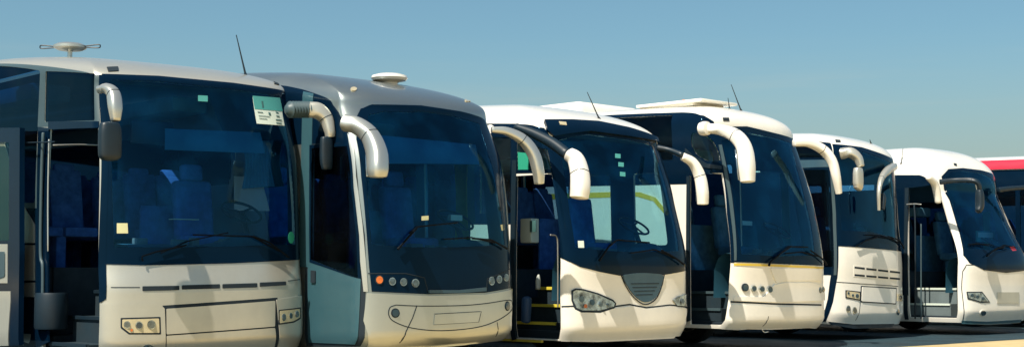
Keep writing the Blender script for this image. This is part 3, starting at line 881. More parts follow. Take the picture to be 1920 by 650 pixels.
# ================================================================== third coach: white, shield grille
def coach_three():
    c = Coach('coach', 'white coach with dark shield nose panel, slanted headlight and yellow-edged steps in its doorway', (0.626, 19.001), 43.61,
              H=3.765, zs=3.183, D=0.357, n=3.182, zb=0.301, rake=((0.301, 0.088), (.5, 0), (1.0, .01), (1.3, 0.000), (2.2, 0.203), (3.183, 0.519)), Rf=1.833, nr=2.642, nf=2.342, drop=0.295, lean=-0.0000)
    glassp = c.P([(1047, 262), (1104, 252), (1176, 262), (1222, 274), (1236, 310), (1252, 365), (1265, 420), (1272, 470), (1200, 472), (1140, 470), (1078, 464), (1068, 400), (1058, 330)])
    mask = [(1036, 254), (1104, 246), (1176, 254), (1230, 266), (1246, 312), (1264, 384), (1275, 430), (1284, 470), (1286, 506), (1242, 515), (1200, 518), (1160, 516), (1124, 509), (1088, 500), (1052, 483), (1049, 420), (1044, 370), (1038, 310)]
    dt = c.P([(968, 326), (1034, 326), (1046, 400), (1051, 480)])
    sL = dt[0][0]; hole = [(sL, c.zb+.012), (dt[3][0], c.zb+.012), dt[3], dt[2], dt[1], (sL, dt[1][1])]
    tw = c.P([(970, 262), (1026, 280), (1034, 318), (970, 318)])
    bw = c.P([(900, 255), (958, 258), (958, 400), (900, 400)])
    far = side_rects(c, [(1.95, 3.5), (3.56, 5.1), (5.16, 6.7), (6.76, 8.3), (8.36, 11.2)], 1.75, 2.85, 1)
    far = side_rects(c, [(.50, 1.15), (1.62, 2.3)], 1.6, 2.7, 1)+[p for p in far[1:]]+side_rects(c, [(2.4, 3.5)], 1.75, 2.85, 1)
    near = side_rects(c, [(3.3, 4.8), (4.86, 6.4), (6.46, 8.0), (8.06, 11.2)], 1.45, 2.85, -1)
    body(c, [glassp, hole, tw, bw]+far+near)
    c.sheet('windscreen_mask', c.P(mask), 'black_gloss', [glassp], off=.006, th=.012)
    c.sheet('windscreen', glassp, 'windscreen_glass', off=.003, th=0)
    windows(c, far[2:]+near); windows(c, [tw, bw], 'green_glass'); windows(c, far[:2], 'driver_glass')
    c.psheet('window_sign', [(971, 285), (990, 287), (992, 318), (972, 318)], 'sticker_green', off=.004, th=.003)
    band(c, 1.2, 11.4, 1.37, 2.92, 1, [grow(p, -.002) for p in far])
    c.psheet('window_band', [(880, 232), (966, 232), (1020, 240), (1036, 262), (1047, 340), (1054, 420), (1055, 483), (1051, 483), (1045, 400), (1034, 325), (968, 325), (968, 420), (880, 420)], 'black_gloss', [tw, bw], off=.004, th=.01)
    rear_band(c, (880, 330), 1.4, 2.92)
    c.psheet('visor', [(1019, 229), (1070, 229), (1120, 232), (1176, 243), (1229, 261), (1232, 267), (1176, 257), (1104, 248), (1036, 256), (1024, 246)], 'black_gloss', off=.05, th=.07, rnd=.02)
    c.psheet('marker_light', [(1045, 233), (1058, 234), (1059, 239), (1047, 238)], 'lamp_housing', off=.056, th=.01)
    c.psheet('door_frame', [(961, 300), (969, 300), (969, 635), (961, 637)], 'black_plastic', off=.012, th=.04)
    c.ptube('grab_rail', [(1032, 440), (1044, 445), (1046, 480), (1046, 575)], 1.4, 'silver_mirror', y=.45)
    # front skin
    shield = smooth_line([(1167, 517), (1175, 535), (1190, 555), (1209, 566), (1228, 557), (1238, 535), (1242, 516), (1225, 512), (1200, 511), (1180, 513)], 4, True)
    c.psheet('nose_panel', shield, 'grille_grey', off=.016, th=.014)
    c.gap(smooth_line([(1164, 515), (1173, 536), (1189, 558), (1209, 570), (1229, 560), (1240, 536), (1245, 514)], 4), .014, off=.01)
    for i in range(4): c.gap([(1181+i*3, 531+i*7), (1234-i*4, 530+i*7)], .010, off=.019)
    c.psheet('bumper', [(1054, 577), (1078, 576), (1100, 585), (1124, 586), (1150, 577), (1180, 573), (1212, 579), (1256, 574), (1287, 578), (1283, 600), (1272, 622), (1262, 633), (1120, 640), (1052, 638)], 'white_paint', off=.016, th=.03, rnd=.01)
    c.gap([(1053, 574), (1078, 573), (1150, 574), (1180, 570), (1212, 576), (1256, 571), (1288, 575)], .02)
    h = c.psheet('headlight', [(1074, 546), (1079, 543), (1092, 544), (1120, 552), (1146, 564), (1151, 568), (1149, 574), (1124, 581), (1090, 581), (1080, 576), (1074, 562)], ['reflector', 'gap'], off=.02, th=.02)
    c.psheet('headlight_rim', [(1071, 544), (1078, 540), (1093, 541), (1121, 549), (1148, 561), (1154, 568), (1151, 577), (1124, 585), (1089, 585), (1077, 579), (1071, 562)], 'gap', off=.017, th=.01, parent=h)
    for x, y, r, l in ((1089, 560, 8, 'lens_clear'), (1108, 566, 7.5, 'lens_dark'), (1124, 570, 6, 'lens_clear'), (1096, 573, 5, 'lens_orange'), (1138, 571, 4, 'lens_clear')): c.lamp('bulb', x, y, r*.8, r, l, off=.024, parent=h, dome=.03)
    h = c.psheet('headlight', [(1260, 562), (1270, 555), (1286, 550), (1287, 574), (1268, 572)], ['reflector', 'gap'], off=.02, th=.02)
    c.lamp('bulb', 1277, 564, 4, 6, off=.024, parent=h)
    c.gap([(1233, 596), (1230, 606)], .008)
    wiper(c, [(1119, 488), (1135, 465), (1150, 452)], [(1140, 460), (1155, 450), (1215, 455)], 1.8); wiper(c, [(1276, 495), (1255, 480), (1235, 470)], [(1262, 484), (1225, 468), (1180, 474)], 1.8)
    for x, y in ((1158, 292), (1164, 308), (1167, 326)): c.psheet('sticker', [(x-5, y-4), (x+5, y-3), (x+5, y+5), (x-5, y+4)], 'paper_green', off=.006, th=.002)
    c.psheet('sticker', [(1083, 451), (1094, 451), (1095, 464), (1084, 464)], 'paper_white', off=.006, th=.002)
    interior(c, 8, 'seat_fabric', floor=1.25, blind=None, curtains=[(-1, 1.9, 2.12, 1.5, 2.75, 'yellow_curtain')], dash_z=1.26, stair=(.5, 1.7))
    steps(c, .62, 1.55, [.30, .52, .75, .98], 'yellow_edge')
    box('ticket_machine', c.plane(993, 432, x=-.75), (.16, .22, .34), 'paper_white', c.root, .02); box('ticket_screen', c.plane(1000, 424, x=-.83)+np.array([-.005, 0, 0]), (.015, .12, .16), 'ink', c.root, .004)
    tube('door_pocket', [c.plane(986, 600, x=-1.22), c.plane(988, 560, x=-1.22)], .07, 'bin_blue', c.root, 12, 2)
    tube('bottle', [c.plane(1009, 540, x=-.9), c.plane(1009, 524, x=-.9), c.plane(1010, 515, x=-.9)], [.035, .035, .014], 'bottle_white', c.root, 10, 3)
    m = c.ptube('mirror', [(1066, 288), (1080, 300), (1087, 325), (1088, 350), (1086, 370)], [11, 14, 15.5, 16, 15], 'white_paint', y=[-.1, -.2, -.3, -.35, -.35])
    c.ptube('mirror_arm', [(968, 238), (1000, 250), (1035, 268), (1062, 288)], [7, 9, 10, 10], 'black_plastic', y=[.75, .5, .2, -.05], parent=m)
    m = c.ptube('mirror', [(1280, 293), (1299, 305), (1312, 330), (1317, 358), (1318, 382)], [7, 9, 10.5, 11, 10], 'white_paint', y=[.0, -.05, -.1, -.15, -.15])
    c.ptube('mirror_arm', [(1234, 277), (1255, 281), (1278, 290)], [6, 5, 6], 'black_plastic', y=[.35, .2, 0], parent=m)
    whip(c, (1123, 222), (1101, 173), .006)
    wheels(c)
    return c

# ================================================================== fourth coach: white with yellow line
def coach_four():
    c = Coach('coach', 'white coach with a thin yellow line under its windscreen and a flat roof hatch', (3.196, 21.586), 44.78,
              H=3.958, zs=3.503, D=0.362, n=3.154, zb=0.347, rake=((0.347, 0.125), (.5, 0), (1.0, .01), (1.3, 0.000), (2.2, 0.143), (3.503, 0.549)), Rf=0.828, nr=2.827, nf=2.600, drop=0.177, lean=-0.0149)
    glassp = c.P([(1352, 262), (1400, 248), (1450, 258), (1482, 268), (1492, 310), (1508, 370), (1520, 420), (1527, 478), (1450, 480), (1390, 476), (1380, 420), (1368, 330)])
    mask = [(1345, 250), (1360, 238), (1400, 237), (1450, 249), (1486, 260), (1496, 290), (1514, 350), (1530, 410), (1538, 460), (1542, 498), (1450, 494), (1376, 491), (1372, 430), (1362, 340), (1350, 285)]
    dt = c.P([(1293, 330), (1354, 325), (1363, 400), (1370, 490)]); sL = dt[0][0]
    hole = [(sL, c.zb+.05), (c.P([(1358, 590)])[0][0], c.zb+.05), c.P([(1366, 560)])[0], dt[3], dt[2], dt[1], (sL, dt[1][1])]
    qw = c.P(smooth_line([(1298, 250), (1318, 252), (1338, 266), (1350, 300), (1330, 302), (1310, 292), (1298, 275)], 3, True))
    far = side_rects(c, [(1.95, 3.5), (3.56, 5.1), (5.16, 6.7), (6.76, 8.3), (8.36, 11.2)], 1.85, 3.1, 1)
    far.insert(0, [(c.side(.5, 1), 1.3), (c.side(1.8, 1), 1.3), (c.side(1.8, 1), 3.0), (c.side(.75, 1), 2.9)])
    sw = [round_poly(c.P([(1140, 222), (1262, 216), (1262, 300), (1140, 300)]), .03)]
    near = side_rects(c, [(5.2, 6.7), (6.76, 8.3), (8.36, 11.2)], 2.1, 3.1, -1)
    body(c, [glassp, hole, qw]+sw+far+near)
    c.sheet('windscreen_mask', c.P(mask), 'black_gloss', [glassp], off=.006, th=.012)
    c.sheet('windscreen', glassp, 'windscreen_glass', off=.003, th=0)
    windows(c, far[1:]+near+sw); windows(c, far[:1], 'driver_glass'); windows(c, [qw], 'green_glass')
    band(c, 1.2, 11.4, 1.42, 3.15, 1, [grow(p, -.002) for p in far])
    c.psheet('window_band', [(1020, 224), (1120, 217), (1280, 211), (1320, 217), (1338, 228), (1346, 252), (1352, 290), (1362, 340), (1373, 430), (1376, 492), (1370, 492), (1363, 400), (1355, 324), (1290, 330), (1290, 345), (1020, 350)], 'black_gloss', [qw]+sw, off=.004, th=.01)
    c.psheet('corner_pillar', [(1286, 278), (1300, 292), (1325, 306), (1352, 312), (1352, 318), (1322, 314), (1296, 302), (1284, 290)], 'black_plastic', off=.02, th=.02)
    c.psheet('windscreen_pillar', [(1347, 272), (1352, 272), (1364, 330), (1375, 400), (1380, 488), (1376, 488), (1369, 400), (1358, 330)], 'grey_pillar', off=.02, th=.02)
    # white swoosh with a yellow edge behind the door
    c.psheet('livery_swoosh', [(1020, 372), (1195, 366), (1225, 376), (1250, 404), (1262, 450), (1268, 520), (1020, 520)], 'white_paint', off=.014, th=.008)
    c.psheet('livery_line', [(1020, 364), (1140, 360), (1200, 360), (1230, 370), (1257, 402), (1268, 450), (1263, 450), (1251, 405), (1226, 377), (1195, 368), (1020, 374)], 'yellow_stripe', off=.018, th=.008)
    c.psheet('door_frame', [(1288, 330), (1294, 330), (1294, 600), (1288, 603)], 'black_plastic', off=.012, th=.03)
    rear_band(c, (1020, 300), 2.1, 3.2)
    # front
    c.psheet('yellow_line', [(1376, 493), (1450, 495), (1543, 500), (1543, 503.5), (1450, 499), (1376, 497)], 'yellow_stripe', off=.008, th=.006)
    p = c.psheet('bumper', [(1371, 570), (1450, 574), (1534, 574), (1543, 580), (1541, 596), (1528, 613), (1440, 617), (1348, 614), (1362, 596)], 'white_paint', off=.03, th=.04, rnd=.03)
    c.gap([(1370, 565), (1450, 569), (1540, 571)], .025)
    c.psheet('nose_ledge', [(1444, 541), (1450, 533), (1470, 529), (1520, 529), (1543, 537), (1545, 562), (1455, 566), (1375, 563), (1376, 555), (1430, 556)], 'white_paint', off=.022, th=.03, rnd=.02)
    c.psheet('nose_panel', [(1444, 502), (1535, 504), (1541, 526), (1525, 525), (1470, 525), (1455, 530), (1448, 515)], 'white_paint', off=.018, th=.02, rnd=.02)
    for x, y, r, l in ((1396, 538, 7.5, 'lens_dark'), (1412, 540, 6, 'lens_dark'), (1427, 541, 6, 'lens_dark'), (1442, 542, 6, 'lens_dark')): c.lamp('headlight', x, y, r*.8, r, l, off=.026, ring='reflector' if r < 7 else 'black_plastic')
    c.lamp('headlight', 1536, 543, 3, 6, 'lens_dark', off=.026); c.lamp('headlight', 1541, 542, 2, 6, 'lens_dark', off=.026)
    c.gap([(1438, 592), (1434, 602), (1428, 608)], .008, off=.034)
    c.ptube('tow_hook', [(1429, 617), (1433, 622), (1440, 621)], 1, 'white_paint', y=.1)
    wiper(c, [(1437, 497), (1440, 490), (1460, 474), (1478, 462)], [(1450, 484), (1475, 462), (1512, 463)], 1.8)
    wiper(c, [(1545, 496), (1535, 484), (1515, 470)], [(1530, 480), (1500, 472), (1470, 475)], 1.6)
    interior(c, 8, 'seat_teal', dash_z=1.28, stair=(.5, 1.7), curtains=[(1, .75, .95, 1.6, 2.9, 'paper_green')])
    steps(c, .58, 1.50, [.40, .65, .90], 'grey_pillar', dx=.27)
    c.psheet('paper_sheet', [(1396, 412), (1415, 413), (1415, 421), (1396, 420)], 'paper_white', off=-.05, th=.003)
    m = c.ptube('mirror', [(1325, 241), (1350, 243), (1378, 254), (1395, 276), (1400, 308), (1402, 340)], [9, 9, 12, 13, 14, 12], 'white_paint', y=[.35, .15, -.1, -.25, -.32, -.34])
    bm = bmesh.new(); a = c.plane(1321, 241, y=.36); lathe_bm(bm, [(.06, -.07), (.10, -.06), (.11, 0), (.10, .06), (.06, .07)], 20, axis='y'); bm_obj('mirror_hub', bm, 'white_paint', m, .6, loc=tuple(a))
    c.ptube('mirror', [(1489, 268), (1515, 268), (1542, 280), (1560, 302), (1568, 332), (1573, 362)], [7, 8, 9, 9, 8, 6], 'white_paint', y=[.3, .2, .1, 0, -.05, -.05])
    # roof
    a = c.plane(1287, 202, x=-.3); bm = bmesh.new()
    rt = None
    add_box(bm, (0, 0, .035), (.95, 1.35, .05), .02); add_box(bm, (0, .1, -.01), (.8, 1.1, .05), .01)
    o = bm_obj('roof_hatch', bm, 'white_paint', c.root, .5, loc=tuple(a))
    bm = bmesh.new(); bmesh.ops.create_uvsphere(bm, u_segments=14, v_segments=8, radius=.05); bm_obj('roof_lamp', bm, 'lens_orange', c.root, 1, loc=tuple(c.plane(1282, 192, x=-.1)))
    a = c.plane(1035, 211, x=0); bm = bmesh.new(); add_box(bm, (0, 0, -.10), (1.6, 2.8, .26), .12, 4)
    bm_obj('air_conditioner', bm, 'white_paint', c.root, .8, loc=tuple(a))
    whip(c, (1389, 206), (1371, 159), .006); whip(c, (1368, 203), (1365, 184), .006)
    c.psheet('marker_light', [(1355, 221), (1366, 221), (1367, 227), (1356, 227)], 'gap', off=.01, th=.02)
    wheels(c)
    return c

# ================================================================== fifth coach
def coach_five():
    c = Coach('coach', 'white coach with closed dark door and two rows of grille slots on its nose', (5.691, 25.712), 46.29,
              H=3.956, zs=3.366, D=0.554, n=3.063, zb=0.270, rake=((0.270, 0.073), (.5, 0), (1.0, .01), (1.3, 0.000), (2.2, 0.060), (3.366, 0.111)), Rf=1.233, nr=3.130, nf=2.639, drop=0.220, lean=-0.0193)
    glassp = c.P([(1572, 284), (1615, 284), (1668, 305), (1674, 350), (1676, 400), (1678, 446), (1630, 434), (1578, 432), (1574, 350)])
    mask = [(1560, 270), (1615, 276), (1673, 298), (1679, 350), (1683, 420), (1689, 471), (1630, 465), (1570, 461), (1564, 350)]
    dw = c.P([(1508, 318), (1553, 318), (1562, 400), (1562, 500), (1510, 500)])
    far = side_rects(c, [(.6, 1.8), (1.95, 3.5), (3.56, 5.1), (5.16, 6.7), (6.76, 8.3), (8.36, 11.2)], 1.5, 3.0, 1)
    tw = [c.P([(1430, 276), (1553, 274), (1553, 296), (1430, 297)])]
    near = side_rects(c, [(4.6, 6.1), (6.16, 7.7), (7.76, 9.3), (9.36, 11.2)], 1.6, 3.0, -1)
    body(c, [glassp, dw]+far+tw+near)
    c.sheet('windscreen_mask', c.P(mask), 'black_gloss', [glassp], off=.006, th=.012)
    c.sheet('windscreen', glassp, 'windscreen_glass', off=.003, th=0)
    windows(c, far+tw+near)
    band(c, 1.2, 11.4, 1.42, 3.05, 1, [grow(p, -.002) for p in far])
    c.psheet('window_band', [(1430, 262), (1487, 262), (1557, 268), (1562, 300), (1568, 380), (1572, 462), (1570, 520), (1562, 565), (1548, 602), (1540, 602), (1552, 560), (1558, 515), (1500, 515), (1500, 500), (1430, 500)], 'black_gloss', [dw]+tw, off=.004, th=.01)
    rear_band(c, (1430, 380), 1.4, 3.1)
    c.psheet('door_header', [(1500, 300), (1556, 300), (1556, 313), (1500, 315)], 'grille_grey', off=.012, th=.01)
    c.psheet('door_frame', [(1556, 315), (1561, 315), (1567, 400), (1568, 515), (1563, 515), (1561, 400)], 'grey_pillar', off=.012, th=.01)
    c.sheet('door_window', grow(dw, .01), 'side_glass', off=.0, th=0)
    c.psheet('grille', [(1600, 497), (1690, 507), (1690, 526), (1600, 518)], 'white_paint', off=.004, th=.006)
    for k in range(4):
        a = 1602+k*22; b = a+19
        f = lambda x, y0: y0+(x-1602)*.115
        g = lambda x, y0: y0+(x-1602)*.09
        slots(c, [[(a, f(a, 499)), (b, f(b, 499)), (b, f(b, 502.5)), (a, f(a, 502.5))], [(a, g(a, 513)), (b, g(b, 513)), (b, g(b, 516.5)), (a, g(a, 516.5))]])
    c.gap([(1567, 528), (1612, 531), (1684, 536)], .012)
    c.psheet('number_plate_panel', [(1616, 537), (1679, 541), (1678, 568), (1615, 564)], 'white_paint', off=.014, th=.02, rnd=.02)
    c.psheet('panel_gap', [(1614, 535), (1681, 539), (1680, 570), (1613, 566)], 'gap', off=.003, th=.004, rnd=.02)
    c.gap([(1613, 566), (1611, 585), (1604, 600)], .01)
    h = c.psheet('headlight', [(1587, 545), (1611, 548), (1611, 561), (1587, 556)], ['lamp_housing', 'gap'], off=.014, th=.012, rnd=.01)
    c.psheet('headlight_rim', [(1585, 543), (1613, 546), (1613, 563), (1585, 558)], 'gap', off=.010, th=.008, rnd=.01, parent=h)
    for x, y, r in ((1590, 549, 3), (1598, 553, 3), (1606, 554, 4.5)): c.lamp('bulb', x, y, r*.7, r, 'lens_dark', off=.018, parent=h)
    h = c.psheet('headlight', [(1682, 550), (1691, 551), (1691, 564), (1682, 563)], ['lamp_housing', 'gap'], off=.014, th=.012)
    c.lamp('bulb', 1687, 557, 2.5, 4, 'lens_dark', off=.018, parent=h)
    for x, y in ((1590, 578), (1602, 581)): c.lamp('fog_light', x, y, 4, 6.5, 'lens_dark', off=.014)
    c.lamp('fog_light', 1683, 584, 2.5, 6, 'lens_dark', off=.014)
    c.psheet('bumper_lip', [(1553, 602), (1600, 607), (1676, 606), (1672, 613), (1600, 615), (1560, 608)], 'black_plastic', off=.01, th=.02)
    wiper(c, [(1602, 461), (1620, 450), (1640, 445)], [(1612, 455), (1640, 443), (1672, 448)], 1.4); wiper(c, [(1690, 465), (1680, 450), (1660, 443)], [(1682, 455), (1650, 441), (1620, 440)], 1.4)
    interior(c, 8, 'seat_teal', dash_z=1.4)
    m = c.ptube('mirror', [(1577, 288), (1594, 286), (1608, 296), (1614, 312)], [10, 9, 8, 6], 'cream_paint', y=[.0, -.15, -.25, -.3])
    c.ptube('mirror_housing', [(1609, 316), (1609, 325), (1609, 346), (1608, 354)], [10, 11.5, 11.5, 9], 'cream_paint', y=-.3, parent=m, flat=.6, n=4)
    m = c.ptube('mirror', [(1676, 312), (1664, 320), (1653, 334), (1648, 358), (1648, 394)], [7, 7, 5, 3.5, 2.5], 'cream_paint', y=[.0, -.15, -.25, -.3, -.3])
    c.ptube('mirror_housing', [(1655, 362), (1656, 372), (1654, 392)], [3, 5, 4], 'black_plastic', y=-.28, parent=m, n=4)
    c.psheet('marker_light', [(1566, 262), (1575, 263), (1576, 267), (1567, 267)], 'gap', off=.01, th=.02)
    whip(c, (1633, 269), (1631, 262), .008)
    wheels(c)
    return c

# ================================================================== sixth coach
def coach_six():
    c = Coach('coach', 'white coach with rounded roof front, white windscreen pillar and pale steps in its doorway', (8.662, 27.990), 42.58,
              H=3.820, zs=2.820, D=0.350, n=3.456, zb=0.251, rake=((0.251, 0.095), (.5, 0), (1.0, .01), (1.3, 0.000), (2.2, 0.367), (2.820, 0.628)), Rf=1.312, nr=3.081, nf=2.307, drop=0.032, lean=-0.0018)
    glassp = c.P([(1772, 334), (1784, 322), (1805, 320), (1839, 325), (1858, 334), (1866, 352), (1872, 385), (1884, 420), (1900, 450), (1908, 466), (1870, 470), (1811, 465), (1800, 430), (1784, 380)])
    mask = [(1765, 331), (1778, 317), (1805, 315), (1839, 319), (1861, 326), (1869, 352), (1876, 385), (1890, 420), (1910, 455), (1920, 480), (1926, 506), (1886, 511), (1845, 506), (1818, 493), (1806, 478), (1797, 430), (1780, 375)]
    dt = c.P([(1703, 352), (1745, 345), (1764, 362), (1786, 440)]); sL = dt[0][0]; sR = c.P([(1795, 560)])[0][0]
    hole = [(sL, c.zb+.08), (sR, c.zb+.08), c.P([(1796, 500)])[0], dt[3], dt[2], dt[1], (sL, dt[1][1])]
    far = side_rects(c, [(1.95, 3.5), (3.56, 5.1), (5.16, 6.7), (6.76, 8.3), (8.36, 11.2)], 1.75, 2.75, 1)
    far.insert(0, [(c.side(.5, 1), 1.3), (c.side(1.8, 1), 1.3), (c.side(1.8, 1), 2.7), (c.side(.9, 1), 2.5)])
    near = side_rects(c, [(2.3, 3.9), (4.0, 5.4), (5.46, 6.9), (6.96, 8.4), (8.46, 11.2)], 1.6, 2.75, -1)
    body(c, [glassp, hole]+far+near)
    c.sheet('windscreen_mask', c.P(mask), 'black_gloss', [glassp], off=.006, th=.012)
    c.sheet('windscreen', glassp, 'windscreen_glass', off=.003, th=0)
    windows(c, far+near)
    band(c, 1.2, 11.4, 1.37, 2.8, 1, [grow(p, -.002) for p in far]); 
    c.psheet('window_band', [(1640, 328), (1724, 328), (1742, 340), (1764, 362), (1745, 346), (1703, 352), (1703, 553), (1640, 553)], 'black_gloss', off=.004, th=.01)
    rear_band(c, (1640, 440), 1.0, 2.85)
    c.psheet('door_frame', [(1697, 352), (1704, 352), (1704, 598), (1697, 598)], 'black_plastic', off=.012, th=.03)
    c.ptube('door_post', [(1727, 420), (1727, 480), (1727, 596)], 1.4, 'grey_pillar', x=-1.25); c.ptube('door_post', [(1700, 383), (1714, 382), (1727, 383)], 1.2, 'silver_mirror', x=-1.3)
    c.ptube('door_post', [(1714, 383), (1716, 430), (1716, 596)], 1.6, 'black_plastic', x=-1.33)
    c.gap([(1805, 600), (1803, 540), (1805, 508), (1812, 496), (1830, 496)], .014)
    h = c.psheet('headlight', [(1814, 548), (1840, 548), (1853, 564), (1839, 565), (1816, 558)], ['reflector', 'gap'], off=.012, th=.012)
    c.psheet('headlight_rim', [(1812, 546), (1841, 546), (1856, 566), (1839, 567), (1814, 560)], 'gap', off=.009, th=.008, parent=h)
    for x, y in ((1822, 553), (1832, 556), (1842, 559)): c.lamp('bulb', x, y, 3.5, 4, 'lens_dark', off=.016, parent=h)
    c.lamp('fog_light', 1843, 586, 6, 6, 'lens_dark', ring='white_paint', off=.01)
    c.psheet('number_plate', [(1869, 547), (1910, 547), (1910, 568), (1869, 568)], 'cream_paint', off=.012, th=.012)
    c.psheet('bumper_lip', [(1803, 600), (1850, 602), (1915, 598), (1913, 604), (1850, 608), (1803, 606)], 'steel_blue_and_shade', off=.008, th=.02)
    wiper(c, [(1846, 481), (1862, 468), (1880, 464)], [(1862, 470), (1880, 460), (1902, 464)], 1.4); wiper(c, [(1812, 460), (1830, 458), (1850, 462)], [(1820, 459), (1850, 458), (1885, 468)], 1.0)
    c.psheet('sticker', [(1892, 461), (1900, 461), (1906, 469), (1898, 470)], 'red_cloth', off=.006, th=.002)
    c.psheet('marker_light', [(1788, 306), (1793, 307), (1794, 311), (1789, 310)], 'gap', off=.01, th=.02)
    interior(c, 8, 'seat_teal', dash_z=1.3, stair=(.5, 1.7), curtains=[(1, .9, 1.1, 1.6, 2.5, 'sticker_green')])
    box('route_board', c.plane(1848, 443, y=.75), (.75, .03, .22), 'paper_green', c.root, .01); box('paper_sheet', c.plane(1848, 440, y=.72), (.6, .01, .1), 'paper_white', c.root, 0)
    steps(c, .62, 1.60, [.32, .60, .90], 'paper_white', mat='step_grey')
    m = c.ptube('mirror', [(1763, 341), (1790, 338), (1822, 338), (1834, 344), (1837, 358)], [5, 4.5, 4.5, 4, 3.5], 'black_plastic', y=[.3, .1, -.2, -.3, -.3])
    c.ptube('mirror_housing', [(1836, 356), (1837, 366), (1837, 386), (1834, 396)], [5, 7, 7, 5], 'black_plastic', y=-.3, parent=m, n=4)
    c.ptube('roof_bracket', [(1741, 332), (1752, 344), (1757, 362), (1759, 378)], [6, 7, 7, 6], 'white_paint', y=.35)
    m = c.ptube('mirror', [(1872, 356), (1895, 353), (1925, 351)], [5, 4.5, 4.5], 'black_plastic', y=[.5, .4, .3])
    c.ptube('mirror_housing', [(1930, 356), (1931, 370), (1930, 390)], [6, 7, 6], 'black_plastic', y=.3, parent=m, n=4)
    whip(c, (1690, 305), (1693, 278), .006)
    wheels(c)
    return c

# ================================================================== seventh coach (right edge)
def coach_seven():
    c = Coach('coach', 'white roofed coach with a red band above dark windows, cut off at the right edge', (12.2, 31.2), 45,
              H=3.93, zs=3.45, D=.5, n=3.0, zb=.30, rake=((.30, .06), (.5, 0), (1.3, .05), (3.15, .4)), Rf=1.0, drop=.1)
    c.gs, c.gv, c.gp = c.gs, c.gv, c.gp
    glassp = [(-1.0, 1.35), (1.0, 1.35), (.98, 2.85), (-.98, 2.85)]
    far = side_rects(c, [(.6, 1.8), (1.95, 3.5), (3.56, 5.1), (5.16, 6.7), (6.76, 8.3), (8.36, 11.2)], 1.5, 2.85, 1)
    near = side_rects(c, [(.55, 1.5), (1.6, 3.0), (3.06, 4.5), (4.56, 6.0), (6.06, 7.5), (7.56, 11.2)], 1.5, 3.1, -1)
    body(c, [glassp]+far+near)
    c.sheet('windscreen_mask', [(-1.35, 1.15), (1.35, 1.15), (1.3, 3.0), (-1.3, 3.0)], 'black_gloss', [glassp], off=.006, th=.012)
    c.sheet('windscreen', glassp, 'windscreen_glass', off=.003, th=0)
    windows(c, far+near)
    vt = c.P([(1900, 318)])[0][1]
    band(c, .35, 11.4, 1.3, vt, -1, [grow(p, -.002) for p in near]); band(c, 1.2, 11.4, 1.42, 2.95, 1, [grow(p, -.002) for p in far])
    r0 = c.P([(1900, 317)])[0][1]; r1 = c.P([(1900, 302)])[0][1]
    c.sheet('red_band', [(c.side(.3), r0), (c.side(11.6), r0), (c.side(11.6), r1), (c.side(.3), r1)], 'red_paint', off=.045, th=.035, gs=.25, gv=.03)
    c.sheet('lower_panel', [(c.side(.4), .45), (c.side(1.9), .45), (c.side(1.9), 1.28), (c.side(.4), 1.28)], 'steel_blue_and_shade', off=.008, th=.01, gs=.3)
    for sx in (-.95, .95):
        h = c.sheet('headlight', round_poly([(sx-.16, .55), (sx+.16, .55), (sx+.16, .72), (sx-.16, .72)], .04), ['reflector', 'gap'], off=.012, th=.02)
    interior(c, 8, 'seat_fabric')
    wheels(c)
    return c

# ================================================================== build
coach_one(); coach_two(); coach_three(); coach_four(); coach_five(); coach_six(); coach_seven()

# ------------------------------------------------------------------ ground
m = bpy.data.materials.new('yard_surface'); m.use_nodes = True
nt = m.node_tree; b = nt.nodes['Principled BSDF']
tc = nt.nodes.new('ShaderNodeTexCoord')
def noise(scale, det=6, rough=.6, stretch=None, rot=0):
    mp = nt.nodes.new('ShaderNodeMapping'); nt.links.new(tc.outputs['Object'], mp.inputs[0])
    if stretch: mp.inputs['Scale'].default_value = stretch
    mp.inputs['Rotation'].default_value = (0, 0, rot)
    n = nt.nodes.new('ShaderNodeTexNoise'); n.inputs['Scale'].default_value = scale; n.inputs['Detail'].default_value = det; n.inputs['Roughness'].default_value = rough
    nt.links.new(mp.outputs[0], n.inputs['Vector']); return n
n1 = noise(.25); n2 = noise(3.0, 8, .7); n3 = noise(160., 2)
cr = nt.nodes.new('ShaderNodeValToRGB')
cr.color_ramp.elements[0].position = .35; cr.color_ramp.elements[0].color = (.46, .35, .17, 1)
cr.color_ramp.elements[1].position = .68; cr.color_ramp.elements[1].color = (.58, .45, .24, 1)
nt.links.new(n1.outputs['Fac'], cr.inputs[0])
mx = nt.nodes.new('ShaderNodeMix'); mx.data_type = 'RGBA'; mx.blend_type = 'OVERLAY'; mx.inputs[0].default_value = .45
nt.links.new(cr.outputs[0], mx.inputs[6]); nt.links.new(n2.outputs['Fac'], mx.inputs[7])
nt.links.new(mx.outputs[2], b.inputs['Base Color'])
b.inputs['Roughness'].default_value = .9
bp = nt.nodes.new('ShaderNodeBump'); bp.inputs['Strength'].default_value = .25; bp.inputs['Distance'].default_value = .004
nt.links.new(n3.outputs['Fac'], bp.inputs['Height']); nt.links.new(bp.outputs[0], b.inputs['Normal'])
MATS['yard'] = m
N = 60; ext = 1500.
xs = np.sign(np.linspace(-1, 1, N+1))*np.abs(np.linspace(-1, 1, N+1))**3*ext
V = [(x, y+20, 0) for y in xs for x in xs]; F = [(j*(N+1)+i, j*(N+1)+i+1, (j+1)*(N+1)+i+1, (j+1)*(N+1)+i) for j in range(N) for i in range(N)]
tag(mesh_obj('ground', V, F, ['yard']), kind='structure')
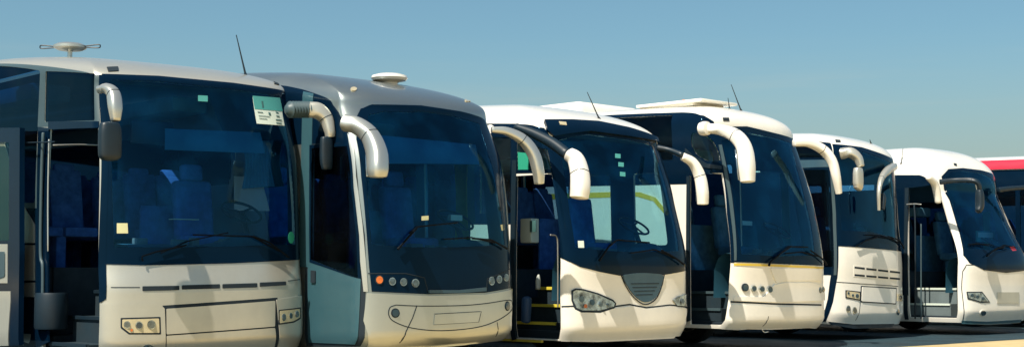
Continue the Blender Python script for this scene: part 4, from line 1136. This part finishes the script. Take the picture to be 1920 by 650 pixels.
# darker asphalt lane under and behind the coaches
principled('asphalt', (.011, .036, .050), .8, vary=.45, vscale=1.0, bump=.4, bscale=120, stretch=(1, 1, 1))
r_ = Vector((math.cos(math.radians(43)), math.sin(math.radians(43)), 0)); f_ = Vector((r_.y, -r_.x, 0))
def lane_pt(a, b_): p = Vector((2.3, 21.0, 0))+r_*a+f_*b_; return (p.x, p.y, .004)
LF = .80
nn_ = 60
V = []; F = []
random.seed(3)
for i in range(nn_+1):
    a = -60+120*i/nn_
    for j, b_ in enumerate((-60, -30, -12, -4, LF+random.uniform(-.06, .06))): V.append(lane_pt(a, b_))
for i in range(nn_):
    for j in range(4): F.append((i*5+j, i*5+j+1, (i+1)*5+j+1, (i+1)*5+j))
o = tag(mesh_obj('parking_lane', V, F, ['asphalt']), kind='structure')


# ------------------------------------------------------------------ light
SUN_EL, SUN_AZ = 54.0, None
bus_th = math.radians(47)
door_n = Vector((-math.cos(bus_th), -math.sin(bus_th), 0)); back = Vector((-math.sin(bus_th), math.cos(bus_th), 0))
sv = (door_n*.60-back*.13).normalized()*math.cos(math.radians(SUN_EL))
sv = Vector((sv.x, sv.y, math.sin(math.radians(SUN_EL))))
sl = bpy.data.lights.new('sun', 'SUN'); sl.energy = 5.0; sl.angle = math.radians(.5); sl.color = (1, .91, .77)
so = bpy.data.objects.new('sun', sl); COL.objects.link(so)
so.rotation_euler = sv.to_track_quat('Z', 'Y').to_euler()
w = bpy.data.worlds.new('World'); SC.world = w; w.use_nodes = True
nt = w.node_tree; bg = nt.nodes['Background']
sky = nt.nodes.new('ShaderNodeTexSky'); sky.sky_type = 'NISHITA'; sky.sun_disc = False
sky.sun_elevation = math.radians(SUN_EL)
sky.sun_rotation = math.atan2(sv.x, sv.y)
sky.air_density = 1.0; sky.dust_density = 1.6; sky.ozone_density = 2.0; sky.altitude = 0
tint = nt.nodes.new('ShaderNodeMix'); tint.data_type = 'RGBA'; tint.blend_type = 'MULTIPLY'; tint.inputs[0].default_value = 1
tint.inputs[7].default_value = (.53, .69, .66, 1)
nt.links.new(sky.outputs[0], tint.inputs[6])
# thin streaks of high cloud low over the horizon
tcw = nt.nodes.new('ShaderNodeTexCoord'); mpw = nt.nodes.new('ShaderNodeMapping'); mpw.inputs['Scale'].default_value = (2.2, 2.2, 42)
nz = nt.nodes.new('ShaderNodeTexNoise'); nz.inputs['Scale'].default_value = 1.6; nz.inputs['Detail'].default_value = 7; nz.inputs['Roughness'].default_value = .6
nt.links.new(tcw.outputs['Generated'], mpw.inputs[0]); nt.links.new(mpw.outputs[0], nz.inputs['Vector'])
sep = nt.nodes.new('ShaderNodeSeparateXYZ'); nt.links.new(tcw.outputs['Generated'], sep.inputs[0])
def mrange(src, a, b_, c_, d_, st='SMOOTHSTEP'):
    n_ = nt.nodes.new('ShaderNodeMapRange'); n_.interpolation_type = st
    for k, v in zip(('From Min', 'From Max', 'To Min', 'To Max'), (a, b_, c_, d_)): n_.inputs[k].default_value = v
    nt.links.new(src, n_.inputs['Value']); return n_.outputs[0]
def mul(a, b_):
    n_ = nt.nodes.new('ShaderNodeMath'); n_.operation = 'MULTIPLY'; nt.links.new(a, n_.inputs[0]); nt.links.new(b_, n_.inputs[1]); return n_.outputs[0]
fac = mul(mul(mrange(nz.outputs['Fac'], .48, .78, 0, .30), mrange(sep.outputs['Z'], .02, .06, 0, 1)), mrange(sep.outputs['Z'], .10, .17, 1, 0))
cl = nt.nodes.new('ShaderNodeMix'); cl.data_type = 'RGBA'; nt.links.new(fac, cl.inputs[0]); nt.links.new(tint.outputs[2], cl.inputs[6]); cl.inputs[7].default_value = (3.2, 3.6, 3.3, 1)
hz = nt.nodes.new('ShaderNodeMix'); hz.data_type = 'RGBA'; nt.links.new(mrange(sep.outputs['Z'], .03, .17, .75, 0), hz.inputs[0])
nt.links.new(cl.outputs[2], hz.inputs[6]); hz.inputs[7].default_value = (2.4, 2.75, 2.45, 1)
nt.links.new(hz.outputs[2], bg.inputs[0])
bg.inputs[1].default_value = .12
SC.view_settings.view_transform = 'Standard'; SC.view_settings.look = 'None'
SC.view_settings.exposure = 0.45; SC.view_settings.gamma = 1
SC.cycles.max_bounces = 7; SC.cycles.transparent_max_bounces = 20; SC.cycles.diffuse_bounces = 4; SC.cycles.glossy_bounces = 3
SC.cycles.caustics_reflective = False; SC.cycles.caustics_refractive = False
SC.cycles.sample_clamp_indirect = 6
